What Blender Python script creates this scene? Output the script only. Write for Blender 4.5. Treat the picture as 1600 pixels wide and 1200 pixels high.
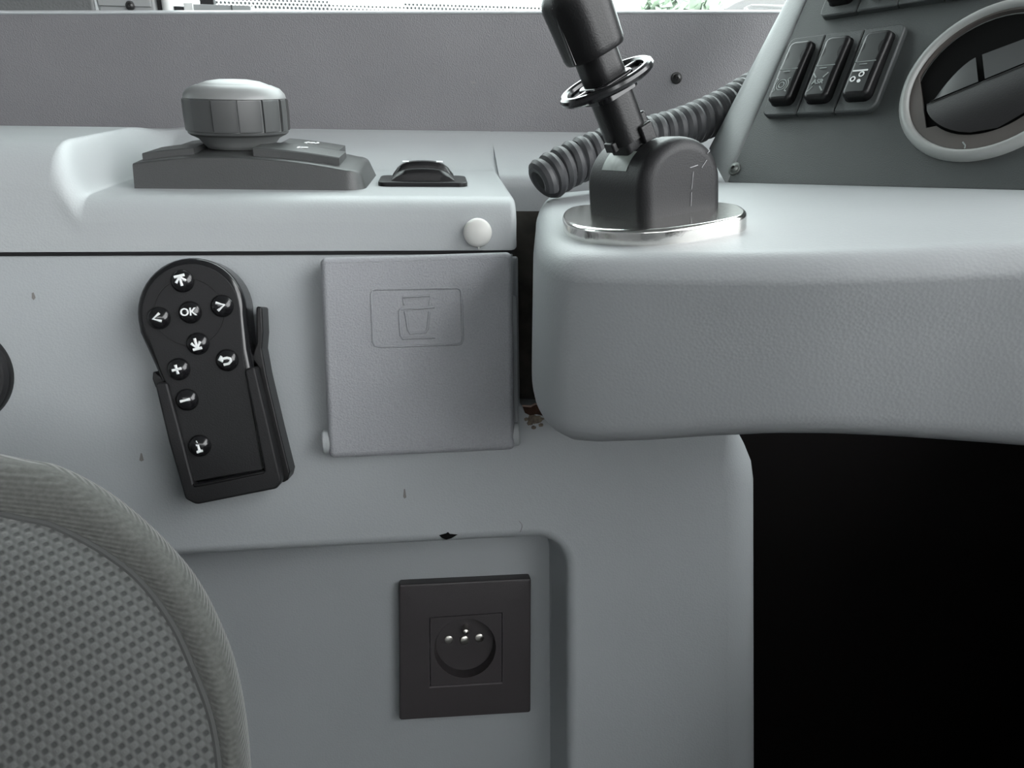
import bpy, bmesh, math, random
from mathutils import Vector, Matrix
random.seed(4)
for o in list(bpy.data.objects): bpy.data.objects.remove(o)
scene = bpy.context.scene
COL = scene.collection
PI = math.pi

# ------------------------------------------------------------------ camera
F = 1155.0                      # focal length in pixels of a 1600 px wide frame
PITCH = math.radians(23)
CAM = Vector((0, 0, 1.05))
RX = Vector((1, 0, 0))
UP = Vector((0, math.sin(PITCH), math.cos(PITCH)))
BK = Vector((0, -math.cos(PITCH), math.sin(PITCH)))
cd = bpy.data.cameras.new('camera')
cd.sensor_width = 36; cd.lens = 36 * F / 1600; cd.clip_start = 0.01; cd.clip_end = 500
co = bpy.data.objects.new('camera', cd); COL.objects.link(co)
co.matrix_world = Matrix.Translation(CAM) @ Matrix((RX, UP, BK)).transposed().to_4x4()
scene.camera = co

# ------------------------------------------------------------------ sky, exposure
w = bpy.data.worlds.new('overcast_sky'); scene.world = w; w.use_nodes = True
nt = w.node_tree; bg = nt.nodes['Background']
bg.inputs['Color'].default_value = (0.97, 0.99, 1.0, 1); bg.inputs['Strength'].default_value = 8.4
vs = scene.view_settings
vs.view_transform = 'Standard'; vs.look = 'None'; vs.gamma = 1; vs.use_curve_mapping = False
vs.exposure = 0.0

# ------------------------------------------------------------------ pixel -> place helpers
def ray(x, y):
    return RX * ((x - 800) / F) + UP * (-(y - 600) / F) - BK
def D(x, y, d): return CAM + ray(x, y) * d
def hit(x, y, o, n):
    r = ray(x, y); return CAM + r * ((o - CAM).dot(n) / r.dot(n))
def c2w(v): return RX * v[0] + UP * v[1] + BK * v[2]
class Frame:
    def __init__(s, o, u, v, n):
        s.o, s.u, s.v, s.n = Vector(o), u.normalized(), v.normalized(), n.normalized()
    @staticmethod
    def from_n(o, n, up):
        n = n.normalized(); u = up.cross(n).normalized(); return Frame(o, u, n.cross(u), n)
    def M(s):
        m = Matrix((s.u, s.v, s.n)).transposed().to_4x4(); m.translation = s.o; return m
    def loc(s, p):
        q = p - s.o; return Vector((q.dot(s.u), q.dot(s.v), q.dot(s.n)))
    def px(s, x, y, h=0.0):
        l = s.loc(hit(x, y, s.o + s.n * h, s.n)); return Vector((l.x, l.y))
    def px3(s, x, y, h=0.0):
        l = s.px(x, y, h); return Vector((l.x, l.y, h))
    def W(s, a, b, c=0): return s.o + s.u * a + s.v * b + s.n * c
    def at(s, x, y, h=0.0): return Frame(hit(x, y, s.o + s.n * h, s.n), s.u, s.v, s.n)
    def rot(s, ang):
        c, k = math.cos(ang), math.sin(ang)
        return Frame(s.o, s.u * c + s.v * k, s.v * c - s.u * k, s.n)

# ------------------------------------------------------------------ materials
MATS = {}
def mat(name, col, rough=0.5, metal=0.0, bump=0.0, bscale=700, bkind='voronoi', var=0.0, vscale=30, spec=0.5, coat=0.0):
    if name in MATS: return MATS[name]
    m = bpy.data.materials.new(name); m.use_nodes = True; t = m.node_tree
    b = t.nodes['Principled BSDF']
    b.inputs['Base Color'].default_value = (*col, 1); b.inputs['Roughness'].default_value = rough
    b.inputs['Metallic'].default_value = metal; b.inputs['Specular IOR Level'].default_value = spec
    b.inputs['Coat Weight'].default_value = coat
    tc = t.nodes.new('ShaderNodeTexCoord')
    if bump:
        if bkind == 'voronoi':
            x = t.nodes.new('ShaderNodeTexVoronoi'); x.inputs['Scale'].default_value = bscale; o = x.outputs['Distance']
        else:
            x = t.nodes.new('ShaderNodeTexNoise'); x.inputs['Scale'].default_value = bscale; x.inputs['Detail'].default_value = 3; o = x.outputs['Fac']
        t.links.new(tc.outputs['Object'], x.inputs['Vector'])
        bp = t.nodes.new('ShaderNodeBump'); bp.inputs['Strength'].default_value = bump; bp.inputs['Distance'].default_value = 0.0006
        t.links.new(o, bp.inputs['Height']); t.links.new(bp.outputs['Normal'], b.inputs['Normal'])
    if var:
        n = t.nodes.new('ShaderNodeTexNoise'); n.inputs['Scale'].default_value = vscale; n.inputs['Detail'].default_value = 5
        t.links.new(tc.outputs['Object'], n.inputs['Vector'])
        r = t.nodes.new('ShaderNodeValToRGB')
        r.color_ramp.elements[0].position = 0.3; r.color_ramp.elements[1].position = 0.7
        r.color_ramp.elements[0].color = (*[c * (1 - var) for c in col], 1); r.color_ramp.elements[1].color = (*[min(1, c * (1 + var)) for c in col], 1)
        t.links.new(n.outputs['Fac'], r.inputs['Fac']); t.links.new(r.outputs['Color'], b.inputs['Base Color'])
    MATS[name] = m; return m
GREY = mat('grey_grained_plastic', (0.33, 0.352, 0.362), 0.5, bump=0.12, bscale=800, var=0.03, vscale=9)
SHELFM = mat('grey_moulded_plastic', (0.345, 0.365, 0.372), 0.47, bump=0.1, bscale=800, var=0.03, vscale=9)
DASHM = mat('grey_leather_grain', (0.315, 0.331, 0.339), 0.52, bump=0.11, bscale=760, var=0.03, vscale=12)
COVER = mat('speckled_grey_plastic', (0.30, 0.308, 0.325), 0.5, bump=0.5, bscale=900, bkind='noise', var=0.06, vscale=900)
UPPER = mat('dark_grey_trim', (0.148, 0.147, 0.153), 0.5, bump=0.3, bscale=900, var=0.05, vscale=14)
SILL = mat('sill_edge', (0.42, 0.44, 0.45), 0.4)
FASCIA = mat('charcoal_fascia', (0.054, 0.060, 0.060), 0.5, bump=0.4, bscale=1500, bkind='noise')
BLACK = mat('black_plastic', (0.007, 0.007, 0.0075), 0.36, spec=0.3, bump=0.15, bscale=1400, bkind='noise')
BLACKM = mat('matt_black_plastic', (0.012, 0.012, 0.013), 0.48, spec=0.3, bump=0.2, bscale=1400, bkind='noise')
GLOSS = mat('gloss_black', (0.009, 0.009, 0.010), 0.17)
CHROME = mat('chrome', (0.78, 0.77, 0.74), 0.16, 1.0, bump=0.15, bscale=300, bkind='noise')
STEEL = mat('screw_steel', (0.16, 0.17, 0.16), 0.5, 0.8)
DARKSCREW = mat('dark_screw', (0.05, 0.05, 0.05), 0.35, 0.8)
WHITE = mat('white_print', (0.80, 0.82, 0.82), 0.5)
DIM = mat('dim_print', (0.26, 0.29, 0.28), 0.5)
CAPW = mat('white_cap', (0.66, 0.66, 0.63), 0.45, var=0.03)
KNOBG = mat('grey_knob_plastic', (0.18, 0.185, 0.185), 0.4)
KNOBD = mat('dark_grip_rubber', (0.058, 0.060, 0.060), 0.42)
CONS = mat('controller_dark', (0.045, 0.047, 0.047), 0.42, bump=0.3, bscale=1500, bkind='noise')
HOSE = mat('hose_rubber', (0.036, 0.037, 0.040), 0.5, bump=0.2, bscale=900, bkind='noise')
VOID = mat('black_backing', (0.006, 0.006, 0.006), 0.9, spec=0.05)
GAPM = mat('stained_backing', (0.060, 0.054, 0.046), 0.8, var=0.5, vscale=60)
SOCK = mat('anthracite_socket', (0.038, 0.033, 0.035), 0.45, bump=0.2, bscale=1400, bkind='noise')
BRASS = mat('contact_metal', (0.62, 0.60, 0.56), 0.3, 1.0)
LABELM = mat('worn_label', (0.23, 0.26, 0.24), 0.4, var=0.35, vscale=120)
VENTP = mat('vent_dark', (0.020, 0.019, 0.020), 0.5, spec=0.3, bump=0.2, bscale=1200, bkind='noise')
VENTB = mat('vent_brownish', (0.085, 0.075, 0.070), 0.45)
VENTR = mat('vent_ring', (0.30, 0.31, 0.30), 0.4)
LOUV = mat('vent_louvre', (0.045, 0.046, 0.047), 0.45, spec=0.4)
RUST = mat('rust', (0.035, 0.014, 0.007), 0.9, var=0.6, vscale=250)
GRIME = mat('brown_grime', (0.15, 0.125, 0.095), 0.9, var=0.4, vscale=400)
TAN = mat('exposed_edge', (0.33, 0.24, 0.19), 0.8)
SCUFF = mat('scuff', (0.17, 0.165, 0.155), 0.7)
RUBBERF = mat('floor_rubber', (0.016, 0.016, 0.017), 0.8, bump=0.5, bscale=150, bkind='noise')
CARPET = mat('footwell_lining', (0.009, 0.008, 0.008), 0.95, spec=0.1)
CEIL = mat('ceiling_lining', (0.38, 0.39, 0.39), 0.8)
CABW = mat('cab_wall', (0.20, 0.205, 0.21), 0.7)
BOXG = mat('box_grey', (0.23, 0.24, 0.24), 0.5)
POST = mat('post_grey', (0.50, 0.51, 0.50), 0.45)
PILLAR = mat('pillar_dark', (0.10, 0.105, 0.105), 0.5, bump=0.3, bscale=600)
FRIT = mat('frit_dot', (0.12, 0.13, 0.13), 0.6)
ASPH = mat('asphalt', (0.18, 0.18, 0.18), 0.9, var=0.2, vscale=4)
LEAF = mat('leaf', (0.30, 0.36, 0.28), 0.7, var=0.3, vscale=3)
BARK = mat('bark', (0.12, 0.09, 0.06), 0.9)
BOLSTER = mat('bolster_cloth', (0.115, 0.118, 0.112), 0.9)
SEAM = mat('seam_thread', (0.045, 0.047, 0.046), 0.9)
def glass():
    m = bpy.data.materials.new('window_glass'); m.use_nodes = True; t = m.node_tree
    t.nodes.clear()
    o = t.nodes.new('ShaderNodeOutputMaterial'); a = t.nodes.new('ShaderNodeBsdfTransparent'); g = t.nodes.new('ShaderNodeBsdfGlossy')
    a.inputs['Color'].default_value = (0.90, 0.95, 0.94, 1); g.inputs['Roughness'].default_value = 0.02
    mx = t.nodes.new('ShaderNodeMixShader'); mx.inputs['Fac'].default_value = 0.06
    t.links.new(a.outputs[0], mx.inputs[1]); t.links.new(g.outputs[0], mx.inputs[2]); t.links.new(mx.outputs[0], o.inputs['Surface'])
    return m
GLASS = glass()
def cloth(m, kind):
    t = m.node_tree; b = t.nodes['Principled BSDF']; tc = t.nodes.new('ShaderNodeTexCoord')
    b.inputs['Sheen Weight'].default_value = 0.25
    mp = t.nodes.new('ShaderNodeMapping'); t.links.new(tc.outputs['UV'], mp.inputs['Vector'])
    sx = t.nodes.new('ShaderNodeSeparateXYZ'); t.links.new(mp.outputs['Vector'], sx.inputs[0])
    def sine(sock, per, off=0):
        k = t.nodes.new('ShaderNodeMath'); k.operation = 'MULTIPLY_ADD'; k.inputs[1].default_value = 2 * PI / per; k.inputs[2].default_value = off
        t.links.new(sock, k.inputs[0]); s = t.nodes.new('ShaderNodeMath'); s.operation = 'SINE'; t.links.new(k.outputs[0], s.inputs[0]); return s.outputs[0]
    bp = t.nodes.new('ShaderNodeBump'); bp.inputs['Distance'].default_value = 0.0010; bp.inputs['Strength'].default_value = 0.6
    if kind == 'knit':
        a = sine(sx.outputs[0], 0.0032); c = sine(sx.outputs[1], 0.0048)
        mu = t.nodes.new('ShaderNodeMath'); mu.operation = 'MULTIPLY'; t.links.new(a, mu.inputs[0]); t.links.new(c, mu.inputs[1])
        ad = t.nodes.new('ShaderNodeMath'); ad.operation = 'MULTIPLY_ADD'; ad.inputs[1].default_value = 0.75
        t.links.new(c, ad.inputs[0]); t.links.new(mu.outputs[0], ad.inputs[2])
        r = t.nodes.new('ShaderNodeValToRGB'); e = r.color_ramp.elements
        e[0].position = 0.18; e[0].color = (0.022, 0.024, 0.023, 1); e[1].position = 0.62; e[1].color = (0.066, 0.069, 0.067, 1)
        mr = t.nodes.new('ShaderNodeMapRange'); mr.inputs['From Min'].default_value = -1.3; mr.inputs['From Max'].default_value = 1.3
        t.links.new(ad.outputs[0], mr.inputs['Value']); t.links.new(mr.outputs[0], r.inputs['Fac'])
        t.links.new(r.outputs['Color'], b.inputs['Base Color']); t.links.new(mr.outputs[0], bp.inputs['Height'])
    else:
        a = sine(sx.outputs[1], 0.0021)
        n = t.nodes.new('ShaderNodeTexNoise'); n.inputs['Scale'].default_value = 500; t.links.new(tc.outputs['Object'], n.inputs['Vector'])
        r = t.nodes.new('ShaderNodeValToRGB'); e = r.color_ramp.elements
        e[0].position = 0.3; e[0].color = (0.046, 0.048, 0.044, 1); e[1].position = 0.7; e[1].color = (0.072, 0.075, 0.069, 1)
        t.links.new(n.outputs['Fac'], r.inputs['Fac']); t.links.new(r.outputs['Color'], b.inputs['Base Color'])
        t.links.new(a, bp.inputs['Height']); bp.inputs['Strength'].default_value = 0.35; bp.inputs['Distance'].default_value = 0.0006
    t.links.new(bp.outputs['Normal'], b.inputs['Normal'])
KNIT = mat('knit_seat_cloth', (0.1, 0.1, 0.1), 0.9); cloth(KNIT, 'knit'); cloth(BOLSTER, 'rib')

# ------------------------------------------------------------------ mesh helpers
def tag(o, label=None, cat=None, group=None, kind=None):
    if label: o['label'] = label
    if cat: o['category'] = cat
    if group: o['group'] = group
    if kind: o['kind'] = kind
    return o
def thing(name, label, cat, fr, group=None):
    o = bpy.data.objects.new(name, None); COL.objects.link(o); o.empty_display_size = 0.02
    o.matrix_world = fr.M() if isinstance(fr, Frame) else Matrix.Translation(fr)
    return tag(o, label, cat, group)
def obj(name, bm, m, parent=None, fr=None, sharp=35, label=None):
    if isinstance(bm, bpy.types.Mesh): me = bm
    else:
        bmesh.ops.recalc_face_normals(bm, faces=bm.faces[:])
        me = bpy.data.meshes.new(name); bm.to_mesh(me); bm.free()
        me.shade_smooth()
        me.set_sharp_from_angle(angle=math.radians(sharp))
        me.materials.append(m)
    o = bpy.data.objects.new(name, me); COL.objects.link(o)
    if sharp < 70:
        wn = o.modifiers.new('weighted_normal', 'WEIGHTED_NORMAL'); wn.keep_sharp = True; wn.weight = 80
    if parent: o.parent = parent
    if fr is not None: o.matrix_local = fr.M() if isinstance(fr, Frame) else (fr if isinstance(fr, Matrix) else Matrix.Translation(fr))
    if label: o['label'] = label
    return o
def area2(p): return sum(p[i][0] * p[(i + 1) % len(p)][1] - p[(i + 1) % len(p)][0] * p[i][1] for i in range(len(p)))
def ccw(p): return list(p) if area2(p) > 0 else list(reversed(p))
def fillet(pts, r, seg=5):
    n = len(pts); out = []
    rs = r if isinstance(r, (list, tuple)) else [r] * n
    for i in range(n):
        p0, p1, p2 = Vector(pts[i - 1]), Vector(pts[i]), Vector(pts[(i + 1) % n]); rr = rs[i]
        a, b = (p0 - p1), (p2 - p1)
        if rr <= 0 or a.length < 1e-9 or b.length < 1e-9: out.append(p1); continue
        ang = a.angle(b)
        if ang > PI - 0.02: out.append(p1); continue
        t = min(rr / math.tan(ang / 2), a.length * 0.49, b.length * 0.49); rr = t * math.tan(ang / 2)
        a.normalize(); b.normalize(); c = p1 + (a + b).normalized() * (rr / math.sin(ang / 2))
        s, e = p1 + a * t - c, p1 + b * t - c
        for k in range(seg + 1):
            f = k / seg; th = s.angle(e)
            v = (s * math.sin((1 - f) * th) + e * math.sin(f * th)) / math.sin(th) if th > 1e-4 else s
            out.append(c + v)
    return out
def inset(pts, d):
    n = len(pts); out = []
    for i in range(n):
        p0, p1, p2 = Vector(pts[i - 1][:2]), Vector(pts[i][:2]), Vector(pts[(i + 1) % n][:2])
        a, b = p1 - p0, p2 - p1
        if a.length < 1e-9: a = b
        if b.length < 1e-9: b = a
        na, nb = Vector((-a.y, a.x)).normalized(), Vector((-b.y, b.x)).normalized()
        m = na + nb
        if m.length < 1e-4: m = na
        m.normalize(); k = max(0.35, m.dot(na)); out.append(p1 + m * ((d[i] if isinstance(d, list) else d) / k))
    return out
def rings(bm, rr, close=True):
    """rr: list of rings of 3D points; bridges consecutive rings; returns vert rings"""
    V = [[bm.verts.new(p) for p in r] for r in rr]
    n = len(V[0])
    for a, b in zip(V, V[1:]):
        for i in range(n if close else n - 1):
            j = (i + 1) % n
            bm.faces.new((a[i], a[j], b[j], b[i]))
    return V
def add_prism(bm, pts, z0, z1, r=0.0, seg=4, cap0=True, rb=0.0):
    p = ccw([Vector(q[:2]) for q in pts]); R = []
    if rb > 0:
        for k in range(seg + 1):
            th = PI / 2 * k / seg; R.append([(*q, z0 + rb * (1 - math.sin(th))) for q in inset(p, rb * (1 - math.cos(th)))])
        R = R[::-1]
        R = [[(*q, z0 + rb * (1 - math.sin(PI / 2 * (seg - k) / seg))) for q in inset(p, rb * (1 - math.cos(PI / 2 * (seg - k) / seg)))] for k in range(seg + 1)]
        R = [[(*q, z0 + rb * (1 - math.cos(PI / 2 * k / seg))) for q in inset(p, rb * (1 - math.sin(PI / 2 * k / seg)))] for k in range(seg + 1)]
    else: R.append([(*q, z0) for q in p])
    if r > 0:
        for k in range(seg + 1):
            th = PI / 2 * k / seg
            R.append([(*q, z1 - r + r * math.sin(th)) for q in inset(p, r * (1 - math.cos(th)))])
    else: R.append([(*q, z1) for q in p])
    V = rings(bm, R)
    bm.faces.new(V[-1])
    if cap0: bm.faces.new(V[0][::-1])
    return V
def prism(pts, z0, z1, r=0.0, seg=4, **k):
    bm = bmesh.new(); add_prism(bm, pts, z0, z1, r, seg, **k); return bm
def rrect(x0, y0, x1, y1, r, seg=5): return fillet([(x0, y0), (x1, y0), (x1, y1), (x0, y1)], r, seg)
def circle(cx, cy, r, n=32): return [Vector((cx + r * math.cos(2 * PI * i / n), cy + r * math.sin(2 * PI * i / n))) for i in range(n)]
def add_lathe(bm, prof, n=32, c=(0, 0, 0)):
    R = []
    for r, z in prof:
        R.append([(c[0] + max(r, 1e-5) * math.cos(2 * PI * i / n), c[1] + max(r, 1e-5) * math.sin(2 * PI * i / n), c[2] + z) for i in range(n)])
    V = rings(bm, R)
    bm.faces.new(V[-1]); bm.faces.new(V[0][::-1])
def lathe(prof, n=32, c=(0, 0, 0)):
    bm = bmesh.new(); add_lathe(bm, prof, n, c); return bm
def add_tube(bm, path, r, n=8, closed=False, flat=1.0, upv=None):
    P = [Vector(p) for p in path]; N = len(P); R = []
    T = []
    for i in range(N):
        a = P[i - 1] if (closed or i > 0) else P[i]; b = P[(i + 1) % N] if (closed or i < N - 1) else P[i]
        T.append((b - a).normalized())
    up = Vector(upv) if upv else Vector((0, 0, 1))
    if abs(up.dot(T[0])) > 0.95: up = Vector((1, 0, 0))
    s = T[0].cross(up).normalized()
    for i in range(N):
        s = (s - T[i] * s.dot(T[i])).normalized() if not upv else T[i].cross(up).normalized()
        q = s.cross(T[i]); rr = r[i] if isinstance(r, (list, tuple)) else r
        R.append([P[i] + s * rr * math.cos(2 * PI * k / n) + q * rr * flat * math.sin(2 * PI * k / n) for k in range(n)])
    if closed: R.append(R[0])
    V = rings(bm, R)
    if not closed: bm.faces.new(V[0][::-1]); bm.faces.new(V[-1])
    else: bmesh.ops.remove_doubles(bm, verts=V[0] + V[-1], dist=1e-7)
def tube(path, r, n=8, **k):
    bm = bmesh.new(); add_tube(bm, path, r, n, **k); return bm
def add_box(bm, x0, y0, z0, x1, y1, z1): add_prism(bm, [(x0, y0), (x1, y0), (x1, y1), (x0, y1)], z0, z1)
def box(x0, y0, z0, x1, y1, z1, r=0.0):
    bm = bmesh.new()
    if r: add_prism(bm, rrect(x0, y0, x1, y1, r, 3), z0, z1, r, 3)
    else: add_box(bm, x0, y0, z0, x1, y1, z1)
    return bm
def add_holed(bm, outer, holes, z):
    """flat face with holes in plane z; returns (outer verts, [hole verts])"""
    def loop(pts):
        v = [bm.verts.new((p[0], p[1], z)) for p in pts]
        return v, [bm.edges.new((v[i], v[(i + 1) % len(v)])) for i in range(len(v))]
    ov, oe = loop(outer); hv = []; E = list(oe)
    for h in holes:
        a, b = loop(h); hv.append(a); E += b
    bmesh.ops.triangle_fill(bm, use_beauty=True, use_dissolve=False, edges=E)
    return ov, hv
def grid(rows):
    bm = bmesh.new(); rings(bm, rows, close=False); return bm
def smooth(x, a, b):
    t = max(0, min(1, (x - a) / (b - a))); return t * t * (3 - 2 * t)
def cat_spline(pts, n=8, closed=False):
    P = [Vector(p) for p in pts]; N = len(P); out = []
    for i in range(N if closed else N - 1):
        p0 = P[i - 1] if (closed or i) else P[0]; p1, p2 = P[i], P[(i + 1) % N]; p3 = P[(i + 2) % N] if (closed or i + 2 < N) else P[-1]
        for k in range(n):
            t = k / n
            out.append(0.5 * (2 * p1 + (p2 - p0) * t + (2 * p0 - 5 * p1 + 4 * p2 - p3) * t * t + (3 * p1 - p0 - 3 * p2 + p3) * t ** 3))
    if not closed: out.append(P[-1])
    return out
def text_mesh(s, size, depth=0.0002):
    cu = bpy.data.curves.new('lettering', 'FONT'); cu.body = s; cu.size = size; cu.extrude = depth; cu.align_x = 'CENTER'; cu.align_y = 'CENTER'
    cu.offset = size * 0.02; cu.resolution_u = 3
    o = bpy.data.objects.new('lettering', cu); COL.objects.link(o)
    bpy.context.view_layer.update()
    me = bpy.data.meshes.new_from_object(o.evaluated_get(bpy.context.evaluated_depsgraph_get()))
    bpy.data.objects.remove(o); return me
def put_text(name, s, size, m, parent, x, y, z, ang=0, shear=None):
    me = text_mesh(s, size); me.materials.clear(); me.materials.append(m)
    return obj(name, me, m, parent, Matrix.Translation((x, y, z)) @ Matrix.Rotation(ang, 4, 'Z'))
def struct(name, bm, m, label, fr=None, sharp=35, parent=None):
    o = obj(name, bm, m, parent, fr, sharp)
    if parent is None: tag(o, label, None, None, 'structure')
    return o
WORLD = Frame(Vector((0, 0, 0)), Vector((1, 0, 0)), Vector((0, 1, 0)), Vector((0, 0, 1)))

# ------------------------------------------------------------------ main frames
yaw = math.radians(6)
PN = c2w(Vector((math.sin(yaw), -math.sin(math.radians(5)), math.cos(yaw))).normalized())
PANEL = Frame.from_n(D(650, 550, 0.44), PN, Vector((0, 0, 1)))        # grey side panel
UH = Vector((PANEL.u.x, PANEL.u.y, 0)).normalized()
WH = Vector((-UH.y, UH.x, 0))
_a, _b = hit(0, 398, PANEL.o, PANEL.n), hit(800, 394.5, PANEL.o, PANEL.n)
UH = (_b - _a).normalized(); WH = (Vector((0, 0, 1)).cross(UH)).normalized()
SH = Frame(_a.lerp(_b, 0.5) - WH * 0.0022, UH, WH, UH.cross(WH))   # shelf: right, away, up
FN = c2w(Vector((-0.72, 0.262, 0.643)).normalized())
f0 = Frame.from_n(D(1320, 120, 0.43), FN, Vector((0, 0, 1)))
e1 = f0.W(*f0.px(1363, 175)) - f0.W(*f0.px(1197, 183))
e1b = f0.W(*f0.px(1420, 44)) - f0.W(*f0.px(1242, 67))
e1 = (e1.normalized() + e1b.normalized()).normalized()
FAS = Frame(f0.o, e1, FN.cross(e1), FN)                               # charcoal fascia
pA, pB = FAS.W(*FAS.px(1135, 285)), FAS.W(*FAS.px(1600, 297))
pF = None
rF = ray(1000, 392); pF = CAM + rF * ((pA.z - 0.001 - CAM.z) / rF.z)
tn = (pB - pA).cross(pF - pA).normalized()
if tn.z < 0: tn = -tn
TOP = Frame.from_n(pA, tn, Vector((0, 1, 0)))                        # dashboard top surface

# ------------------------------------------------------------------ side panel (with recess and notch)
P = PANEL
outer_px = [(-420, 393), (800, 389), (802, 400), (810, 400), (813, 637), (862, 640), (1200, 640), (1200, 1600), (-420, 1600)]
outer = fillet([P.px(*q) for q in outer_px], [0.004, 0.0, 0.0, 0.0035, 0.004, 0.004, 0.05, 0.004, 0.004], 6)
hole = fillet([P.px(*q) for q in [(-300, 899), (120, 879), (500, 858), (886, 838), (888, 1560), (-300, 1560)]], [0.01, 0, 0, 0.020, 0.02, 0.01], 8)
outer = ccw(outer); hole = ccw(hole)
bm = bmesh.new()
re_, rh = 0.016, 0.006
# rim of the outer edge
yR = P.px(800, 660).y
rl = [0.003 if q.y > yR else 0.003 + 0.025 * smooth(yR - q.y, 0, 0.02) for q in outer]
oin = inset(outer, rl)
hout = inset(hole, -rh)
ov, hv = add_holed(bm, oin, [hout], 0.0)
def extend(bm, verts, rr):
    prev = verts; n = len(verts)
    for r in rr:
        cur = [bm.verts.new(p) for p in r]
        for i in range(n):
            j = (i + 1) % n; bm.faces.new((prev[i], prev[j], cur[j], cur[i]))
        prev = cur
    return prev
extend(bm, ov, [[(*q, -r_ + r_ * math.cos(PI / 2 * k / 8)) for q, r_ in zip(inset(outer, [r_ * (1 - math.sin(PI / 2 * k / 8)) for r_ in rl]), rl)] for k in range(1, 9)] + [[(*q, -0.07) for q in outer]])
RD = -0.046
e = extend(bm, hv[0], [[(*q, -rh + rh * math.cos(PI / 2 * k / 5)) for q in inset(hole, -rh * (1 - math.sin(PI / 2 * k / 5)))] for k in range(1, 6)]
           + [[(*q, RD + 0.006) for q in inset(hole, 0.003)], [(*q, RD + 0.002) for q in inset(hole, 0.0045)], [(*q, RD) for q in inset(hole, 0.009)]])
bm.faces.new(e)
wall_left = struct('wall_left', bm, GREY, 'grey grained plastic side panel with recess for the power socket', P, 40)
def patch(name, pts_px, m, h, fr=P, parent=wall_left, n=0):
    pts = [fr.px(*q) for q in pts_px]
    return obj(name, prism(pts, h - 0.0002, h, 0), m, parent)
patch('paint_chip', [(686, 836), (697, 833), (700, 831), (703, 834), (715, 835), (705, 841), (697, 843), (690, 840)], VOID, 0.0004)
for q in [[(220, 708), (222, 708), (225, 719), (221, 721), (218, 719)], [(50, 458), (53, 457), (56, 465), (53, 469), (50, 466)],
          [(631, 764), (633, 764), (635, 777), (632, 779), (630, 776)]]:
    patch('scuff_mark', q, SCUFF, 0.0003)
obj('stray_hair', tube(cat_spline([P.px3(811, 814, .0006), P.px3(816, 821, .0006), P.px3(813, 831, .0006)], 5), 0.00018, 5), SCUFF, wall_left)
# grime below the gap
def blob(cx, cy, rx, ry, seed, n=22):
    rnd = random.Random(seed); return [(cx + rx * (0.75 + 0.4 * rnd.random()) * math.cos(2 * PI * i / n), cy + ry * (0.75 + 0.4 * rnd.random()) * math.sin(2 * PI * i / n)) for i in range(n)]

# backing behind the gap and behind the panel
BKF = Frame(P.o - P.n * 0.055, P.u, P.v, P.n)
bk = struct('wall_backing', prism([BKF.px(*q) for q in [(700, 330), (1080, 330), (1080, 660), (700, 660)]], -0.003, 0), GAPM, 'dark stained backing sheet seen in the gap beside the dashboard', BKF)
rs = thing('rust_patch', 'small rusty broken edge with brown grime at the foot of the gap', 'rust', P.at(835, 650))
RF = P.at(835, 650)
obj('rust_hole', prism([RF.px(*q) for q in [(816, 634), (831, 635), (838, 632), (852, 632), (858, 646), (850, 650), (838, 647), (828, 649), (820, 645)]], 0.0001, 0.0007), RUST, rs)
obj('broken_edge', tube([RF.px3(816, 634, .001), RF.px3(829, 635, .0012), RF.px3(836, 631, .0012), RF.px3(851, 632, .001)], 0.0006, 6), TAN, rs)
for i, (cx, cy, rx, ry) in enumerate([(836, 655, 13, 7), (828, 661, 5, 4), (845, 664, 4, 3), (834, 668, 4, 3), (822, 655, 3, 3)]):
    obj('grime_spot', prism([RF.px(*q) for q in blob(cx, cy, rx, ry, i)], 0.0001, 0.0003 + 0.00002 * i), GRIME, rs)

# ------------------------------------------------------------------ shelf (moulded ledge above the side panel)
S = SH
def on_w(x, y, wv):                 # pixel on the vertical plane at depth wv of the shelf frame -> (u, z)
    l = S.loc(hit(x, y, S.o + S.v * wv, S.v)); return l.x, l.z
def on_z(x, y, z):
    l = S.loc(hit(x, y, S.o + S.n * z, S.n)); return l.x, l.y
lean = math.tan(math.radians(17))
zt = on_w(650, 301, 0.034)[1]
wb = on_z(650, 268, zt)[1]
we = wb + 0.075
ze = on_w(650, 204, we)[1]
zh = on_w(60, 199, we)[1]
uR = on_w(806, 340, 0.012)[0]
uL = on_w(-420, 300, 0.01)[0]
uh0, uh1 = on_w(98, 270, 0.03)[0], on_w(146, 270, 0.03)[0]
print('shelf zt %.3f wb %.3f we %.3f ze %.3f zh %.3f' % (zt, wb, we, ze, zh))
def prof(z_top, fr_r, mid, zend):
    out = [(0.055, 0.0008), (0.004, 0.0008), (0.0012, 0.0016), (0.0006 + 0.004 * lean, 0.004)]
    zz = z_top - fr_r * 0.86
    out += [(zz * lean * 0.5 + 0.0006, zz * 0.5), (zz * lean + 0.0006, zz)]
    c = (zz * lean + 0.0006 + fr_r, zz)
    for k in range(1, 8):
        th = PI / 2 * k / 7
        out.append((c[0] - fr_r * math.cos(th), c[1] + fr_r * 0.86 * math.sin(th)))
    w0 = c[0]
    out.append((w0 + (mid - w0) * 0.5, z_top)); out.append((mid, z_top))
    for k in range(1, 9):
        t = k / 8; out.append((mid + (we - mid) * t, z_top + (zend - z_top) * (t * t * (3 - 2 * t) * 0.55 + t * 0.45)))
    out.append((we + 0.012, zend))
    return out
tray = prof(zt, 0.020, wb, ze); hump = prof(on_w(60, 216, 0.045)[1], 0.036, wb, zh)
rows = []
us = [uL, uL * 0.6 + uh0 * 0.4] + [uh0 + (uh1 - uh0) * k / 14 for k in range(15)] + [uh1 + (uR - 0.004 - uh1) * k / 10 for k in range(1, 11)]
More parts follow.
